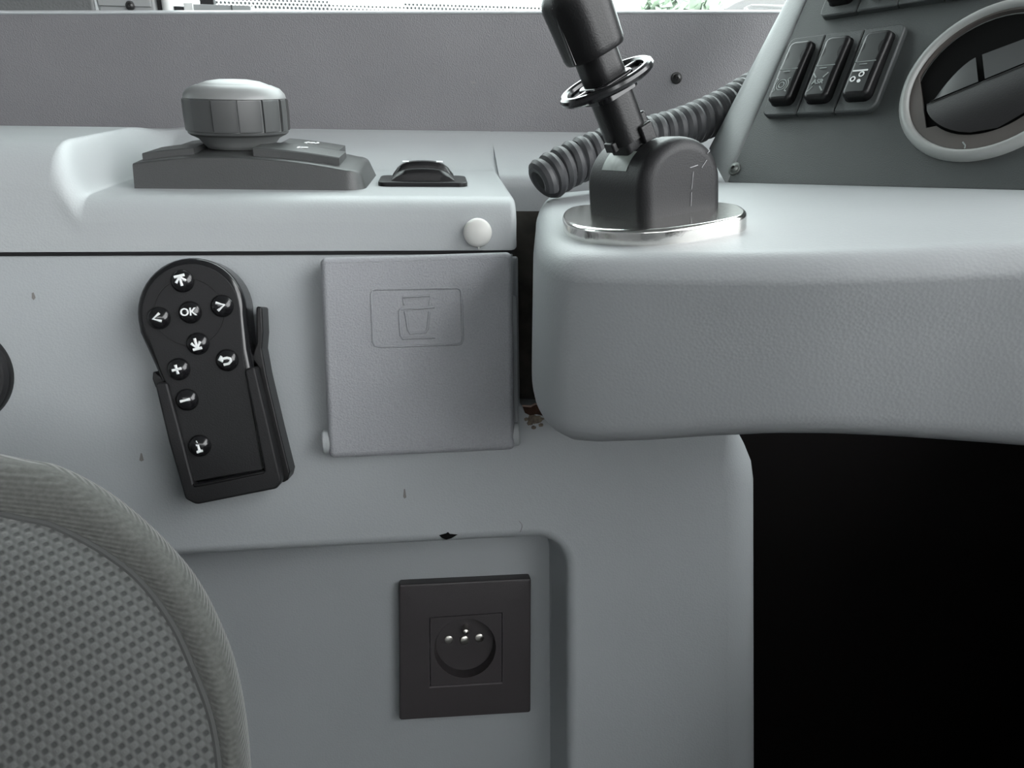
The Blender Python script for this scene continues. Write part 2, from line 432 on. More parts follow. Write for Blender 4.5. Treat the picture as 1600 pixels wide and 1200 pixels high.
for u in us:
    s = smooth(u, uh0, uh1)
    rows.append([(u, a[0] * (1 - s) + b[0] * s, a[1] * (1 - s) + b[1] * s) for a, b in zip(hump, tray)])
last = rows[-1]
for k in range(1, 6):
    th = PI / 2 * k / 5; d = 0.004 * (1 - math.cos(th)); uu = uR - 0.004 + 0.004 * math.sin(th); r = []
    for i, (u, a, b) in enumerate(last):
        if i < 4: r.append((uu, a + (d if i > 0 else 0), b + (d if i < 2 else d * .5)))
        elif i < 13: r.append((uu, a + d * (1 - (i - 4) / 9), b - d * (i - 4) / 9))
        else: r.append((uu, a, b - d * (1 - smooth(i, 14, 17))))
    rows.append(r)
bm = bmesh.new(); V = rings(bm, rows, close=False)
bm.faces.new(V[-1] + [bm.verts.new((uR, we + 0.012, 0.0008))])
bmesh.ops.triangulate(bm, faces=[f for f in bm.faces if len(f.verts) > 4])
shelf = struct('trim_1', bm, SHELFM, 'pale grey moulded ledge running above the side panel', S, 50)
obj('pin_mark', prism([Vector((on_w(625 + dx, 349 + dy, 0.0115)[0], on_w(625 + dx, 349 + dy, 0.0115)[1])) for dx, dy in [(-2, -3), (2, -3), (3, 2), (0, 4), (-3, 2)]], 0, 0.0003), SCUFF, shelf,
    Matrix(((1, 0, 0, 0), (0, 0, -1, 0.0113), (0, 1, 0, 0), (0, 0, 0, 1))))
obj('seam_shadow_strip', box(uL, 0.0012, -0.0006, uR - 0.002, 0.006, 0.0012), BLACKM, shelf)  # black strip painting in the shadow line between ledge and side panel
# rear ramp that goes on behind the dashboard
uE = on_w(1330, 230, we)[0]; zl = on_w(820, 356, wb - 0.005)[1]
pr = [(wb - 0.004, zl), (wb - 0.007, zl + 0.002), (wb - 0.007, zt - 0.012)] + [(wb - 0.007 + 0.010 * (1 - math.cos(PI / 2 * k / 5)), zt - 0.012 + 0.0115 * math.sin(PI / 2 * k / 5)) for k in range(1, 6)]
pr += [(a, b) for a, b in tray[15:]]
bm = grid([[(u, a, b - (0.0002 if u < uR else 0)) for a, b in pr] for u in (uR - 0.008, uR - 0.0001, uR + 0.003, uR + 0.05, uE)])
struct('trim_2', bm, SHELFM, 'grey sloping ledge behind the spiral hose', S, 50)

# ------------------------------------------------------------------ upper dark wall, sill, window
uz0, uz1 = on_w(0, 17, we + 0.006), on_w(1200, 16, we + 0.006)
def zsf(u): return uz0[1] + (uz1[1] - uz0[1]) * (u - uz0[0]) / (uz1[0] - uz0[0])
zs = zsf(on_w(600, 17, we + 0.006)[0])
uWL, uWR = on_w(-500, 100, we)[0], on_w(1900, 100, we)[0]
zb0 = min(ze, zt) - 0.03
bm = bmesh.new()
V = rings(bm, [[(uWL, y, zb0), (uWR, y, zb0), (uWR, y, zsf(uWR) - 0.002), (uWL, y, zsf(uWL) - 0.002)] for y in (we + 0.003, we + 0.05)])
bm.faces.new(V[0]); bm.faces.new(V[1][::-1])
wall_upper = struct('wall_window_side', bm, UPPER, 'dark grey textured trim wall below the side window', S)
pr = [(we + 0.05, -0.003)] + [(we + 0.0035 - 0.002 * math.sin(PI * k / 6) + 0.001 * k / 6, -0.003 + 0.0032 * k / 6) for k in range(7)] + [(we + 0.05, 0.0006)]
struct('trim_3', grid([[(u, a, b + zsf(u)) for a, b in pr] for u in (uWL, 0, uWR)]), SILL, 'thin pale sill edge along the bottom of the side window', S)
def screw(name, fr, r, m, parent=None, label=None):
    bm = bmesh.new()
    add_lathe(bm, [(r, 0), (r, r * .12), (r * .93, r * .2), (r * .70, r * .24), (r * .66, r * .3), (r * .5, r * .52), (r * .28, r * .6), (r * .24, r * .3), (0, r * .3)], 20)
    if parent: return obj(name, bm, m, parent, fr)
    t = obj(name, bm, m, None, fr); tag(t, label, 'screw'); return t
WN = Frame(S.W(*(0, we + 0.003, 0)), S.u, S.n, -S.v)
screw('screw', WN.at(1057, 122), 0.0047, DARKSCREW, None, 'dark recessed screw in the upper dark grey wall')
obj('scuff_mark', prism([WN.px(*q) for q in [(734, 126), (744, 128), (743, 130), (736, 131)]], 0, 0.0002), mat('pale_scuff', (0.17, 0.17, 0.17), .6), wall_upper, WN if False else None).matrix_parent_inverse = Matrix.Identity(4)
bpy.data.objects['scuff_mark.003'].matrix_local = S.M().inverted() @ WN.M()

wg = we + 0.075                       # glass plane
GF = Frame(S.W(0, wg, 0), S.u, S.n, -S.v)
zc = 1.0
bm = bmesh.new(); add_box(bm, uWL - 1.2, -zs * 0 + zs - 0.03, -0.002, uWR + 0.4, zc - 0.2, 0.002)
win = struct('window_1', bm, GLASS, 'side window glass with a dotted ceramic band along its bottom edge', GF)
# dotted band
gx0, gy0 = GF.px(318, 8); gx1, _ = GF.px(1000, 8); gyb = GF.px(600, 19)[1]
bm = bmesh.new(); pitch = 0.0033
nx = int((gx1 - gx0) / pitch)
for j in range(5):
    for i in range(nx):
        fx = i / nx; rr = 0.00145 - 0.00012 * j - (0.00025 if 0.28 < fx < 0.45 else 0)
        if fx > 0.28 and j > (1 if fx < 0.45 else 2): continue
        x = gx0 + (i + 0.5 * (j % 2)) * pitch; y = gyb + j * pitch * 0.8 + 0.001
        vv = [bm.verts.new((x + rr * math.cos(PI / 3 * k), y + rr * math.sin(PI / 3 * k), 0.0022)) for k in range(6)]; bm.faces.new(vv)
fb = obj('dotted_band', bm, FRIT, win); fb['kind'] = 'stuff'

# things standing in the window at top left
def upright(name, label, cat, x0, x1, dw, depth, m, ztop=0.35, r=0.003, zbase=None):
    V_ = Frame(S.W(0, we + dw, 0), S.u, S.n, -S.v)
    a, b = V_.px(x0, 5)[0], V_.px(x1, 5)[0]
    global zs
    zs = zsf((a + b) / 2) - abs(zsf(a) - zsf(b)) / 2
    fr = Frame(S.W((a + b) / 2, we + dw, zs), S.u, S.v, S.n); h = (b - a) / 2
    t = thing(name, label, cat, fr)
    return t, h, V_
t, h, V_ = upright('window_pillar', 'dark grey window pillar at the far upper left', 'pillar', -300, 147.5, 0.012, 0.04, PILLAR)
obj('cover', box(-h, 0, 0.0006, h, 0.03, 0.5, 0.003), PILLAR, t)
obj('edge_strip', box(h - 0.0002, 0.001, 0.0006, h + 0.0012, 0.02, 0.5), SILL, t)
t, h, V_ = upright('latch_box', 'mid grey lock box with a round screw beside the window pillar', 'box', 151, 241, 0.014, 0.03, BOXG)
obj('body', box(-h, 0.001, 0.0006, h, 0.02, 0.3, 0.002), BOXG, t)
zl_ = V_.px(180, 9)[1] - zs
obj('cover_plate', box(-h + 0.001, -0.0006, zl_, h * 0.88, 0.001, 0.28, 0.0005), BOXG, t)
fr = Frame(Vector((V_.px(204, 9)[0] - (V_.px(151, 5)[0] + V_.px(241, 5)[0]) / 2, -0.0006, V_.px(204, 9)[1] - zs)), Vector((1, 0, 0)), Vector((0, 0, 1)), Vector((0, -1, 0)))
screw('screw', fr, 0.0034, DARKSCREW, t)
t, h, V_ = upright('window_post', 'pale grey rounded upright post left of the bright window', 'post', 250, 268, 0.014, 0.02, POST)
obj('shaft', lathe([(h, 0.0006), (h, 0.4)], 20, (0, h, 0)), POST, t)
obj('rubber_seal', box(-h - 0.004, 0.006, 0.0006, -h, 0.016, 0.4), BLACKM, t)
t, h, V_ = upright('window_catch', 'low grey window catch resting on the sill beside the pale post', 'catch', 270, 391, 0.018, 0.02, BOXG)
zz = V_.px(330, 7)[1] - zs
obj('rail', box(-h * 0.7, 0.0, 0.0006, h, 0.012, zz, 0.0008), BOXG, t)
obj('slider', box(-h * 0.72, -0.002, 0.0006, -h * 0.48, 0.012, zz + 0.0006, 0.0006), POST, t)
obj('slider', box(h * 0.50, -0.001, 0.0006, h * 0.52, 0.012, zz + 0.0003, 0.0002), BLACKM, t)
obj('foot', box(-h, 0.0, 0.0006, -h * 0.74, 0.01, zz * 0.7, 0.0005), BLACKM, t)
obj('latch_block', box(-h * 0.42, 0.012, 0.0006, -h * 0.05, 0.02, 0.02, 0.0006), BLACKM, t)
# dark mirror arm outside at top right
t, h, V_ = upright('mirror_arm', 'dark curved mirror arm seen outside the window near the fascia', 'mirror', 1128, 1330, 0.14, 0.03, BLACKM)
pa = [V_.px(x, y) for x, y in [(1128, 17), (1150, 4), (1190, -14), (1260, -60), (1420, -60), (1420, 17)]]
cx = (V_.px(1128, 5)[0] + V_.px(1330, 5)[0]) / 2
obj('housing', prism([(p[0] - cx, p[1] - zs) for p in pa], -0.03, 0.0, 0.003), BLACKM, t, Matrix(((1, 0, 0, 0), (0, 0, -1, 0), (0, 1, 0, 0), (0, 0, 0, 1))))
t, h, V_ = upright('sill_handle', 'slim pale chrome rail on the sill next to the fascia', 'rail', 1165, 1290, 0.012, 0.03, STEEL)
zz = V_.px(1200, 10)[1] - zs
obj('bar', tube(cat_spline([(-h, 0, 0.001), (-h + 0.004, 0, zz * .8), (-h + 0.012, 0, zz), (h, 0, zz)], 5), 0.0014, 8), POST, t)
obj('end_cap', lathe([(0.0016, 0), (0.0016, 0.001), (0, 0.0022)], 12, (-h, -0.002, 0.0005)), WHITE, t)

# ------------------------------------------------------------------ dashboard
T = TOP
dash = thing('dashboard', 'pale grey leather grained dashboard with charcoal switch fascia', 'dashboard', T)
top_px = [(862, 301), (846, 306), (836, 322), (834, 350), (836, 374), (848, 390), (874, 399), (920, 402), (1000, 403), (1150, 402), (1300, 399), (1450, 393), (1600, 386), (1900, 374)]
path = [T.px(*q) for q in top_px]
path = cat_spline([(p[0], p[1], 0) for p in path], 5)
path = [Vector((p[0], p[1])) for p in path]
down = T.loc(T.o + Vector((0, 0.10, -1)).normalized())      # direction of the front face in the top frame
yb = [(800, 655), (850, 683), (880, 698), (920, 702), (1000, 700), (1100, 694), (1200, 690), (1300, 691), (1400, 696), (1500, 703), (1600, 711), (1900, 728)]
def interp(tab, x):
    if x <= tab[0][0]: return tab[0][1]
    for (a, b), (c, d) in zip(tab, tab[1:]):
        if x <= c: return b + (d - b) * (x - a) / (c - a)
    return tab[-1][1]
def project(p):
    q = p - CAM; d = -q.dot(BK); return 800 + F * q.dot(RX) / d, 600 - F * q.dot(UP) / d
rt, rbm = 0.011, 0.013
nrm = []
for i in range(len(path)):
    a, b = path[max(0, i - 1)], path[min(len(path) - 1, i + 1)]; t_ = (b - a).normalized(); nrm.append(Vector((t_.y, -t_.x)))
if nrm[20].y > 0: nrm = [-n for n in nrm]
H0 = 0.0
hs = []
for p in path:
    lo, hi = 0.02, 0.16
    for _ in range(30):
        m_ = (lo + hi) / 2; x, y = project(T.W(p.x, p.y, 0) + (T.u * down.x + T.v * down.y + T.n * down.z) * m_)
        if y < interp(yb, x): lo = m_
        else: hi = m_
    hs.append(lo)
k0 = next(i for i, q in enumerate(path) if project(T.W(q.x, q.y, 0))[0] > 870 and i > 12)
for i in range(k0): hs[i] = hs[k0]
rows = []
for i, p in enumerate(path):
    n = nrm[i]; R_ = []
    for k in range(7):                       # top rounding
        th = PI / 2 * k / 6; q = p - n * rt * (1 - math.sin(th)); R_.append(Vector((q.x, q.y, -rt + rt * math.cos(th))))
    h_ = hs[i]
    for f_ in (0.2, 0.4, 0.6, 0.8, 1.0):
        d_ = down * (rt + (h_ - rt - rbm) * f_); R_.append(Vector((p.x, p.y, 0)) + Vector((d_.x, d_.y, d_.z)))
    base = R_[-1]
    for k in range(1, 7):
        th = PI / 2 * k / 6; R_.append(base - Vector((n.x, n.y, 0)) * rbm * (1 - math.cos(th)) + Vector((0, 0, -rbm * math.sin(th))))
    R_.append(R_[-1] - Vector((n.x, n.y, 0)) * 0.02)
    rows.append(R_)
bm = bmesh.new(); V = rings(bm, rows, close=False)
backp = [T.px(1900, 303), T.px(1600, 297), T.px(1135, 285), T.px(1000, 290)]
bv = [bm.verts.new((q.x, q.y, 0)) for q in backp]
f_ = bm.faces.new([r[0] for r in V] + bv)
lo_ = [bm.verts.new((q.x, q.y, -0.09)) for q in backp]
for a in range(3): bm.faces.new((bv[a], bv[a + 1], lo_[a + 1], lo_[a]))
bm.faces.new([r[-1] for r in V] + lo_)
bmesh.ops.triangulate(bm, faces=[f for f in bm.faces if len(f.verts) > 4])
obj('body', bm, DASHM, dash, None, 50)
# fascia plate, side trim, screw (parts given in the fascia frame)
FI = T.M().inverted() @ FAS.M()
fpl = [FAS.px(*q) for q in [(1135, 286), (1900, 304), (1900, -560), (1400, -320)]]
fas = obj('fascia', prism(fillet(fpl, [0.003, .001, .001, .001], 3), -0.004, 0, 0.0008, 2), FASCIA, dash, FI)
screw('screw', FAS.at(1148, 264), 0.0042, STEEL, fas).matrix_local = FAS.M().inverted() @ FAS.at(1148, 264).M()
rows = []
for (ax, ay), (bx, by) in zip([(1135, 287), (1400, -320)], [(1109, 236), (1350, -238)]):
    rows.append((FAS.px3(ax, ay, -0.0005), FAS.px3(bx, by, -0.006)))
tr = []
for a, b in rows:
    mid = (a + b) / 2 + Vector((0, 0, 0.0022)); c = b + (b - a) * 0.25 + Vector((0, 0, -0.012)); d_ = c + Vector((0.0, 0, -0.06))
    a0 = a + Vector((0, 0, -0.004))
    tr.append(cat_spline([a0, a + Vector((0, 0, 0.0008)), mid, b, c, d_], 5))
obj('side_trim', grid(tr), mat('side_trim_grey', (0.20, 0.21, 0.212), 0.5, bump=0.1, bscale=800), dash, FI, 60)

# rocker switches
bl, br_ = FAS.px(1197, 184), FAS.px(1248, 183)
b0 = FAS.px(1197, 184); modw = (FAS.px(1308, 178) - FAS.px(1248, 183)).length; modh = (FAS.px(1297, 58) - FAS.px(1248, 183)).length
print('module', modw, modh)
modw = 0.0245; 
def rocker_switch(ox, oy, label, symbol, left=False, right=False, blank=False):
    fr = Frame(FAS.W(ox, oy, 0), FAS.u, FAS.v, FAS.n)
    t = thing('blanking_plate' if blank else 'rocker_switch', label, 'switch', fr, 'switches on the charcoal fascia')
    g = 0.0002; W_, H_ = modw, modh
    rr = [0.004 if left else 0.0009, 0.006 if right else 0.0009, 0.004 if right else 0.0009, 0.004 if left else 0.0009]
    o = fillet([(g, 0), (W_ - g, 0), (W_ - g, H_), (g, H_)], rr, 5)
    ix0, iy0, ix1, iy1 = 0.0038, 0.0055, W_ - 0.0038, H_ - 0.0045
    bh = 0.0042
    if blank:
        obj('plate', prism(o, 0.0002, bh, 0.0007, 3), FASCIA, t); return t
    bm = bmesh.new(); hole = ccw(rrect(ix0, iy0, ix1, iy1, 0.004, 5)); oo = ccw(o)
    ov, hv = add_holed(bm, inset(oo, 0.0008), [hole], bh)
    extend(bm, ov, [[(*q, bh - 0.0003) for q in inset(oo, 0.0003)], [(*q, bh - 0.0008) for q in oo], [(*q, 0.0002) for q in oo]])
    e_ = extend(bm, hv[0], [[(*q, 0.0006) for q in hole]]); bm.faces.new(e_)
    obj('bezel', bm, FASCIA, t, None, 30)
    # rocker body, proud at both ends, slightly hollow in the middle
    c_ = 0.0004
    k0, k1 = rrect(ix0 + c_, iy0 + c_, ix1 - c_, iy1 - c_, 0.0038, 6), None
    bm = bmesh.new(); Vv = add_prism(bm, k0, 0.001, 0.0105, 0.0026, 5)
    bmesh.ops.bisect_plane(bm, geom=bm.verts[:] + bm.edges[:] + bm.faces[:], plane_co=(0, H_ * 0.52, 0), plane_no=(0, 1, 0))
    for v in bm.verts:
        if v.co.z > 0.0045:
            yy = (v.co.y - iy0) / (iy1 - iy0); v.co.z += -0.0018 * smooth(yy, 0.3, 1.0) - 0.0005 * math.sin(PI * yy)
    k = obj('rocker', bm, BLACK, t, None, 40)
    def zt_(y): yy = (y - iy0) / (iy1 - iy0); return 0.0105 - 0.0018 * smooth(yy, 0.3, 1.0) - 0.0005 * math.sin(PI * yy)
    # satin inlays: upper lens and lower symbol field
    for (ya, yb_, nm) in ((H_ * 0.53, iy1 - 0.003, 'upper_lens'), (iy0 + 0.003, H_ * 0.515, 'symbol_field')):
        rows_ = []
        for i in range(7):
            y = ya + (yb_ - ya) * i / 6; ins = 0.0
            rows_.append([(ix0 + 0.0028, y, zt_(y) + 0.0001), ((ix0 + ix1) / 2, y, zt_(y) + 0.00025), (ix1 - 0.0032, y, zt_(y) + 0.0001)])
        obj(nm, grid(rows_), mat('satin_switch', (0.040, 0.043, 0.043), 0.33), k)
    bm = bmesh.new(); y = H_ * 0.522; add_tube(bm, [(ix0 + 0.002, y, zt_(y) + 0.0001), (ix1 - 0.0026, y, zt_(y) + 0.0001)], 0.0003, 6)
    obj('divider', bm, DIM, k)
    cx_, cy_ = (ix0 + ix1) / 2 - 0.0006, iy0 + 0.0105; zz_ = zt_(cy_) + 0.0004
    def stroke(bm, pts, r=0.00035): add_tube(bm, [(cx_ + a, cy_ + b, zz_) for a, b in pts], r, 6, flat=0.5, upv=(0, 0, 1))
    def ringp(bm, a, b, R, r=0.00035): add_tube(bm, [(cx_ + a + R * math.cos(2 * PI * i / 18), cy_ + b + R * math.sin(2 * PI * i / 18), zz_) for i in range(18)], r, 6, closed=True, flat=0.5, upv=(0, 0, 1))
    if symbol:
        bm = bmesh.new(); m_ = DIM
        if symbol == 'brake':
            ringp(bm, 0, 0, 0.0033); ringp(bm, 0, 0, 0.0018)
            for s_ in (-1, 1):
                stroke(bm, [(s_ * 0.0046 * math.cos(a_), 0.0046 * math.sin(a_)) for a_ in [(-0.75 + 1.5 * i / 6) for i in range(7)]])
                stroke(bm, [(s_ * 0.0033, 0.0034), (s_ * 0.0046, 0.0044)]); stroke(bm, [(s_ * 0.0033, -0.0034), (s_ * 0.0046, -0.0044)])
        elif symbol == 'asr':
            for s_ in (-1, 1):
                for q_ in (-1, 1): stroke(bm, [(s_ * 0.0022, q_ * 0.0028), (s_ * 0.0046, q_ * 0.0056)], 0.0004)
            put_text('lettering', 'ASR', 0.0040, DIM, k, cx_, cy_, zz_)
        elif symbol == 'dots':
            m_ = WHITE
            stroke(bm, [(-0.0045, 0.0048), (0.0042, 0.0048)], 0.0005); ringp(bm, -0.0028, 0.0, 0.0013, 0.0004); ringp(bm, 0.0014, 0.0026, 0.0013, 0.0004)
            add_lathe(bm, [(0.001, -0.0003), (0.001, 0.0002), (0, 0.0002)], 12, (cx_ + 0.0012, cy_ - 0.0014, zz_))
        obj('symbol', bm, m_, k)
        bm = bmesh.new(); add_box(bm, cx_ - 0.0022, cy_ + 0.0085, zz_ - 0.0003, cx_ + 0.0022, cy_ + 0.0089, zz_); obj('indicator_line', bm, DIM, k)
    return t
modw = ((FAS.px(1308, 178) - FAS.px(1248, 183)).length + (FAS.px(1357, 50) - FAS.px(1297, 58)).length) / 2
b1 = FAS.px(1248, 183.5)
rocker_switch(b1.x - modw, b1.y, 'rocker switch with a round brake symbol, nearest the fascia edge', 'brake', left=True)
rocker_switch(b1.x, b1.y, 'middle rocker switch with the letters ASR inside four rays', 'asr')
rocker_switch(b1.x + modw, b1.y, 'rocker switch with bar and three bubbles, next to the air vent', 'dots', right=True)
b2 = FAS.px(1342, 24)
rocker_switch(b2.x - modw, b2.y, 'cropped rocker switch at the left end of the upper switch row', None, left=True)
rocker_switch(b2.x, b2.y, 'second cropped rocker switch in the upper switch row', None)
rocker_switch(b2.x + modw, b2.y, 'plain blanking plate right of the upper switches', None, blank=True)
rocker_switch(b2.x + 2 * modw, b2.y, 'plain blanking plate at the right end of the upper row', None, right=True, blank=True)

# air vent
cp = [(1406, 175), (1409, 200), (1425, 222), (1450, 241), (1475, 252), (1506, 255), (1544, 250), (1600, 227), (1412, 147), (1431, 106), (1462, 67), (1500, 37), (1537, 19), (1569, 8), (1600, 0)]
import numpy as np
Q = np.array([tuple(FAS.px(*q)) for q in cp]); A_ = np.c_[2 * Q, np.ones(len(Q))]; s_ = np.linalg.lstsq(A_, (Q ** 2).sum(1), rcond=None)[0]
vc = (float(s_[0]), float(s_[1])); VR = float(math.sqrt(s_[2] + s_[0] ** 2 + s_[1] ** 2))
print('vent', vc, VR)
vf = Frame(FAS.W(vc[0], vc[1], 0), FAS.u, FAS.v, FAS.n)
vent = thing('air_vent', 'round dashboard air vent with pale ring and dark louvres', 'air vent', vf)
R = VR
obj('outer_ring', lathe([(R, 0.0002), (R, 0.002), (R - 0.0012, 0.0042), (R - 0.003, 0.0050), (R - 0.0045, 0.0046), (R - 0.0055, 0.0030), (R - 0.0055, 0.0002)], 72), VENTR, vent, None, 50)
# inner brownish ring with the window for the louvres
ang = math.atan2(-(FAS.px(1440, 140) - Vector(vc)).y, 0)
bm = bmesh.new(); oc = circle(0, 0, R - 0.0056, 64)
l0 = FAS.px(1436, 122, 0.003) - Vector(vc); l1 = FAS.px(1447, 200, 0.003) - Vector(vc)
ri = R - 0.013
a0, a1 = math.atan2(l0.y, l0.x) % (2 * PI), math.atan2(l1.y, l1.x) % (2 * PI)
hole = [Vector((l1.x, l1.y))]
for i in range(49):
    t_ = i / 48; th = a1 + 0.10 + (2 * PI - (a1 - a0) - 0.14) * t_; rr = ri + (R - 0.0066 - ri) * smooth(t_, 0.35, 0.7)
    hole.append(Vector((rr * math.cos(th), rr * math.sin(th))))
hole.append(Vector((l0.x, l0.y)))
ov, hv = add_holed(bm, oc, [ccw(hole)], 0.0030)
e_ = extend(bm, hv[0], [[(*q, -0.004) for q in ccw(hole)]])
extend(bm, ov, [[(*q, -0.002) for q in ccw(oc)]])
obj('inner_ring', bm, VENTB, vent, None, 30)
obj('duct', lathe([(R - 0.008, 0.0012), (R - 0.008, 0.0006), (R - 0.009, 0.0006), (0.001, 0.0005)], 48), VOID, vent)
# louvre drum: a curved flap (lower) plus an inner blade, both turned about the window
fd = (FAS.px(1600, 100) - FAS.px(1446, 163)).normalized(); gd = Vector((-fd.y, fd.x))
if gd.y > 0: pass
Lf = Frame(Vector((0, 0, 0.0)), Vector((fd.x, fd.y, 0)), Vector((gd.x, gd.y, 0)), Vector((0, 0, 1)))
li = lambda x, y, h=0.0: Vector(((FAS.px(x, y, h) - Vector(vc)).dot(fd), (FAS.px(x, y, h) - Vector(vc)).dot(gd)))
pm = li(1446, 163, .0035)
def chord(v, rr): return math.sqrt(max(1e-8, rr * rr - v * v))
rows_ = []
vtop = pm.y; vbot = -ri * 0.985
for i in range(13):
    f_ = i / 12; v = vtop + (vbot - vtop) * f_; c_ = chord(v, ri - 0.0006); lim = max(-c_, pm.x + 0.0004)
    z = 0.0018 + 0.0042 * math.sin(PI * (0.12 + 0.80 * (1 - f_)))
    rows_.append([(lim + (c_ - lim) * k / 14, v, z) for k in range(15)])
obj('flap', grid(rows_), VENTP, vent, Lf, 60)
obj('flap_edge', tube([Vector(p) for p in rows_[0]], 0.00035, 6), LOUV, vent, Lf)
for k, (xa, xb) in enumerate([(1455, 1530), (1541, 1640)]):
    a, b = li(xa, 165 if k == 0 else 130, .002).x, li(xb, 130 if k == 0 else 95, .002).x
    rows_ = []
    for i in range(6):
        f_ = i / 5; v = vtop + 0.0006 + f_ * 0.0165; rows_.append([(a + (b - a) * j / 8, v - (0.0165 * (1 - j / 8) ** 1.6 * f_ if k == 0 else 0.002 * f_ * j / 8), 0.0036 - 0.0024 * f_) for j in range(9)])
    obj('blade', grid(rows_), LOUV, vent, Lf, 60)
mk = [FAS.px(x, y, .0033) - Vector(vc) for x, y in [(1504, 222), (1508, 227), (1507, 232)]]
obj('tick_mark', tube([(p.x, p.y, 0.0032) for p in mk], 0.00035, 6), DIM, vent)

# ------------------------------------------------------------------ parking brake lever on the dashboard
lf = T.at(1020, 345)
lev = thing('brake_lever', 'black hand lever with ring collar on an oval chrome plate', 'lever', lf)
pl_px = [(880, 350), (884, 336), (905, 329), (960, 325), (1060, 320), (1140, 326), (1164, 335), (1164, 345), (1140, 352), (1090, 361), (1020, 369), (950, 369), (900, 362)]
pts = cat_spline([(*lf.px(*q, 0.004), 0) for q in pl_px], 6, closed=True)
obj('mounting_plate', prism([(p.x, p.y) for p in pts], 0.0, 0.0068, 0.0018, 4), CHROME, lev)
hz = 0.0068
c0 = lf.px(1006, 346, hz); ca = lf.px(919, 333, hz); cs = lf.px(1131, 336, hz)
ax = (ca - c0); alen = ax.length; ax.normalize()
sx_ = Vector((-ax.y, ax.x));
if sx_.dot(cs - c0) < 0: sx_ = -sx_
span = (cs - c0).dot(sx_)
print('housing axis', alen, 'span', span)
while project(lf.W(*(c0 + sx_ * span), hz))[0] < 1131 and span < 0.07: span += 0.0005
print('span', span)
# height so that the crown projects near y=212
mid = c0 + sx_ * span / 2
def lw(p2, z): return lf.W(p2.x, p2.y, z)
hh = 0.02
while project(lw(mid + ax * alen * 0.4 + sx_ * 0.0, hz + hh))[1] > 215: hh += 0.0005
print('housing height', hh)
HF = Frame(Vector((c0.x, c0.y, hz)), Vector((sx_.x, sx_.y, 0)), Vector((0, 0, 1)), Vector((ax.x, ax.y, 0)))
rA = span * 0.5
arch = [(0, 0)] + [(span / 2 - span / 2 * math.cos(PI * i / 24), (hh - rA * 0.92) + rA * 0.92 * math.sin(PI * i / 24)) for i in range(25)] + [(span, 0)]
# main shell: arch extruded along the axis, with a rounded crown rim at both ends and a slot for the lever
slot0, slot1 = alen * 0.34, alen * 0.74
bm = bmesh.new()
arch2 = [Vector(a) for a in arch]
def arch_ring(z, d):
    out = []
    cxm = span / 2
    for a in arch2:
        if a.y <= 0: out.append((a.x + (d if a.x < cxm else -d), a.y, z)); continue
        v = Vector((cxm, (hh - rA * 0.92))) - a
        if a.y < hh - rA * 0.92 + 1e-6: v = Vector((1 if a.x < cxm else -1, 0))
        v.normalize(); out.append((a.x + v.x * d, a.y + v.y * d, z))
    return out
rc = 0.006
near = [arch_ring(rc * (1 - math.sin(PI / 2 * k / 5)), rc * (1 - math.cos(PI / 2 * k / 5))) for k in range(5, -1, -1)]
far = [arch_ring(alen - 0.003 * (1 - math.sin(PI / 2 * k / 3)), 0.003 * (1 - math.cos(PI / 2 * k / 3))) for k in range(0, 4)]
V = rings(bm, near + [arch_ring(slot0, 0), arch_ring(slot1, 0)] + far, close=False)
bm.faces.new(V[0]); bm.faces.new(V[-1][::-1])
# cut the slot
i0, i1 = 5, 16
kk = len(near)
va, vb = V[kk], V[kk + 1]
dele = []
for f_ in list(bm.faces):
    vs_ = set(f_.verts)
    for i in range(i0, i1):
        if {va[i], va[i + 1], vb[i], vb[i + 1]} == vs_: dele.append(f_)
bmesh.ops.delete(bm, geom=dele, context='FACES')
def inner(v, d):
    c_ = Vector((span / 2, hh - rA * 0.92)); q = Vector((v.co.x, v.co.y)) - c_; q = c_ + q * (1 - d / max(q.length, 1e-6)); return bm.verts.new((q.x, q.y, v.co.z))
ia = [inner(va[i], 0.004) for i in range(i0, i1 + 1)]; ib = [inner(vb[i], 0.004) for i in range(i0, i1 + 1)]
for i in range(i1 - i0):
    bm.faces.new((va[i0 + i], va[i0 + i + 1], ia[i + 1], ia[i])); bm.faces.new((vb[i0 + i], vb[i0 + i + 1], ib[i + 1], ib[i])); bm.faces.new((ia[i], ia[i + 1], ib[i + 1], ib[i]))
bm.faces.new((va[i0], vb[i0], ib[0], ia[0])); bm.faces.new((va[i1], vb[i1], ib[-1], ia[-1]))
hs_ = obj('housing', bm, BLACKM, lev, HF, 40)
# label plate lying in the lower end of the slot
c_ = Vector((span / 2, hh - rA * 0.92)); rows_ = []
for i in range(6):
    th = PI * (0.13 + 0.15 * i / 5); p = (c_.x - (span / 2 + 0.0002) * math.cos(th), c_.y + (rA * 0.92 + 0.0002) * math.sin(th)); rows_.append([(p[0], p[1], slot0 - 0.001), (p[0], p[1], slot1 + 0.0005)])
obj('label_plate', grid(rows_), LABELM, hs_)
# scratches on the housing side
zc_ = -0.00015
for pts in ([(1078, 262), (1090, 258)], [(1096, 262), (1104, 250)], [(1105, 240), (1109, 234)], [(1083, 268), (1080, 296)], [(1080, 300), (1079, 322)]):
    FH = Frame(lf.W(HF.o.x, HF.o.y, HF.o.z), lf.u * HF.u.x + lf.v * HF.u.y, lf.n, lf.u * HF.n.x + lf.v * HF.n.y)
    q = [FH.px(*p) for p in pts]; obj('scratch', tube([(a.x, a.y, zc_) for a in q], 0.0002, 5), mat('scratch', (0.25, 0.25, 0.26), 0.6), hs_)
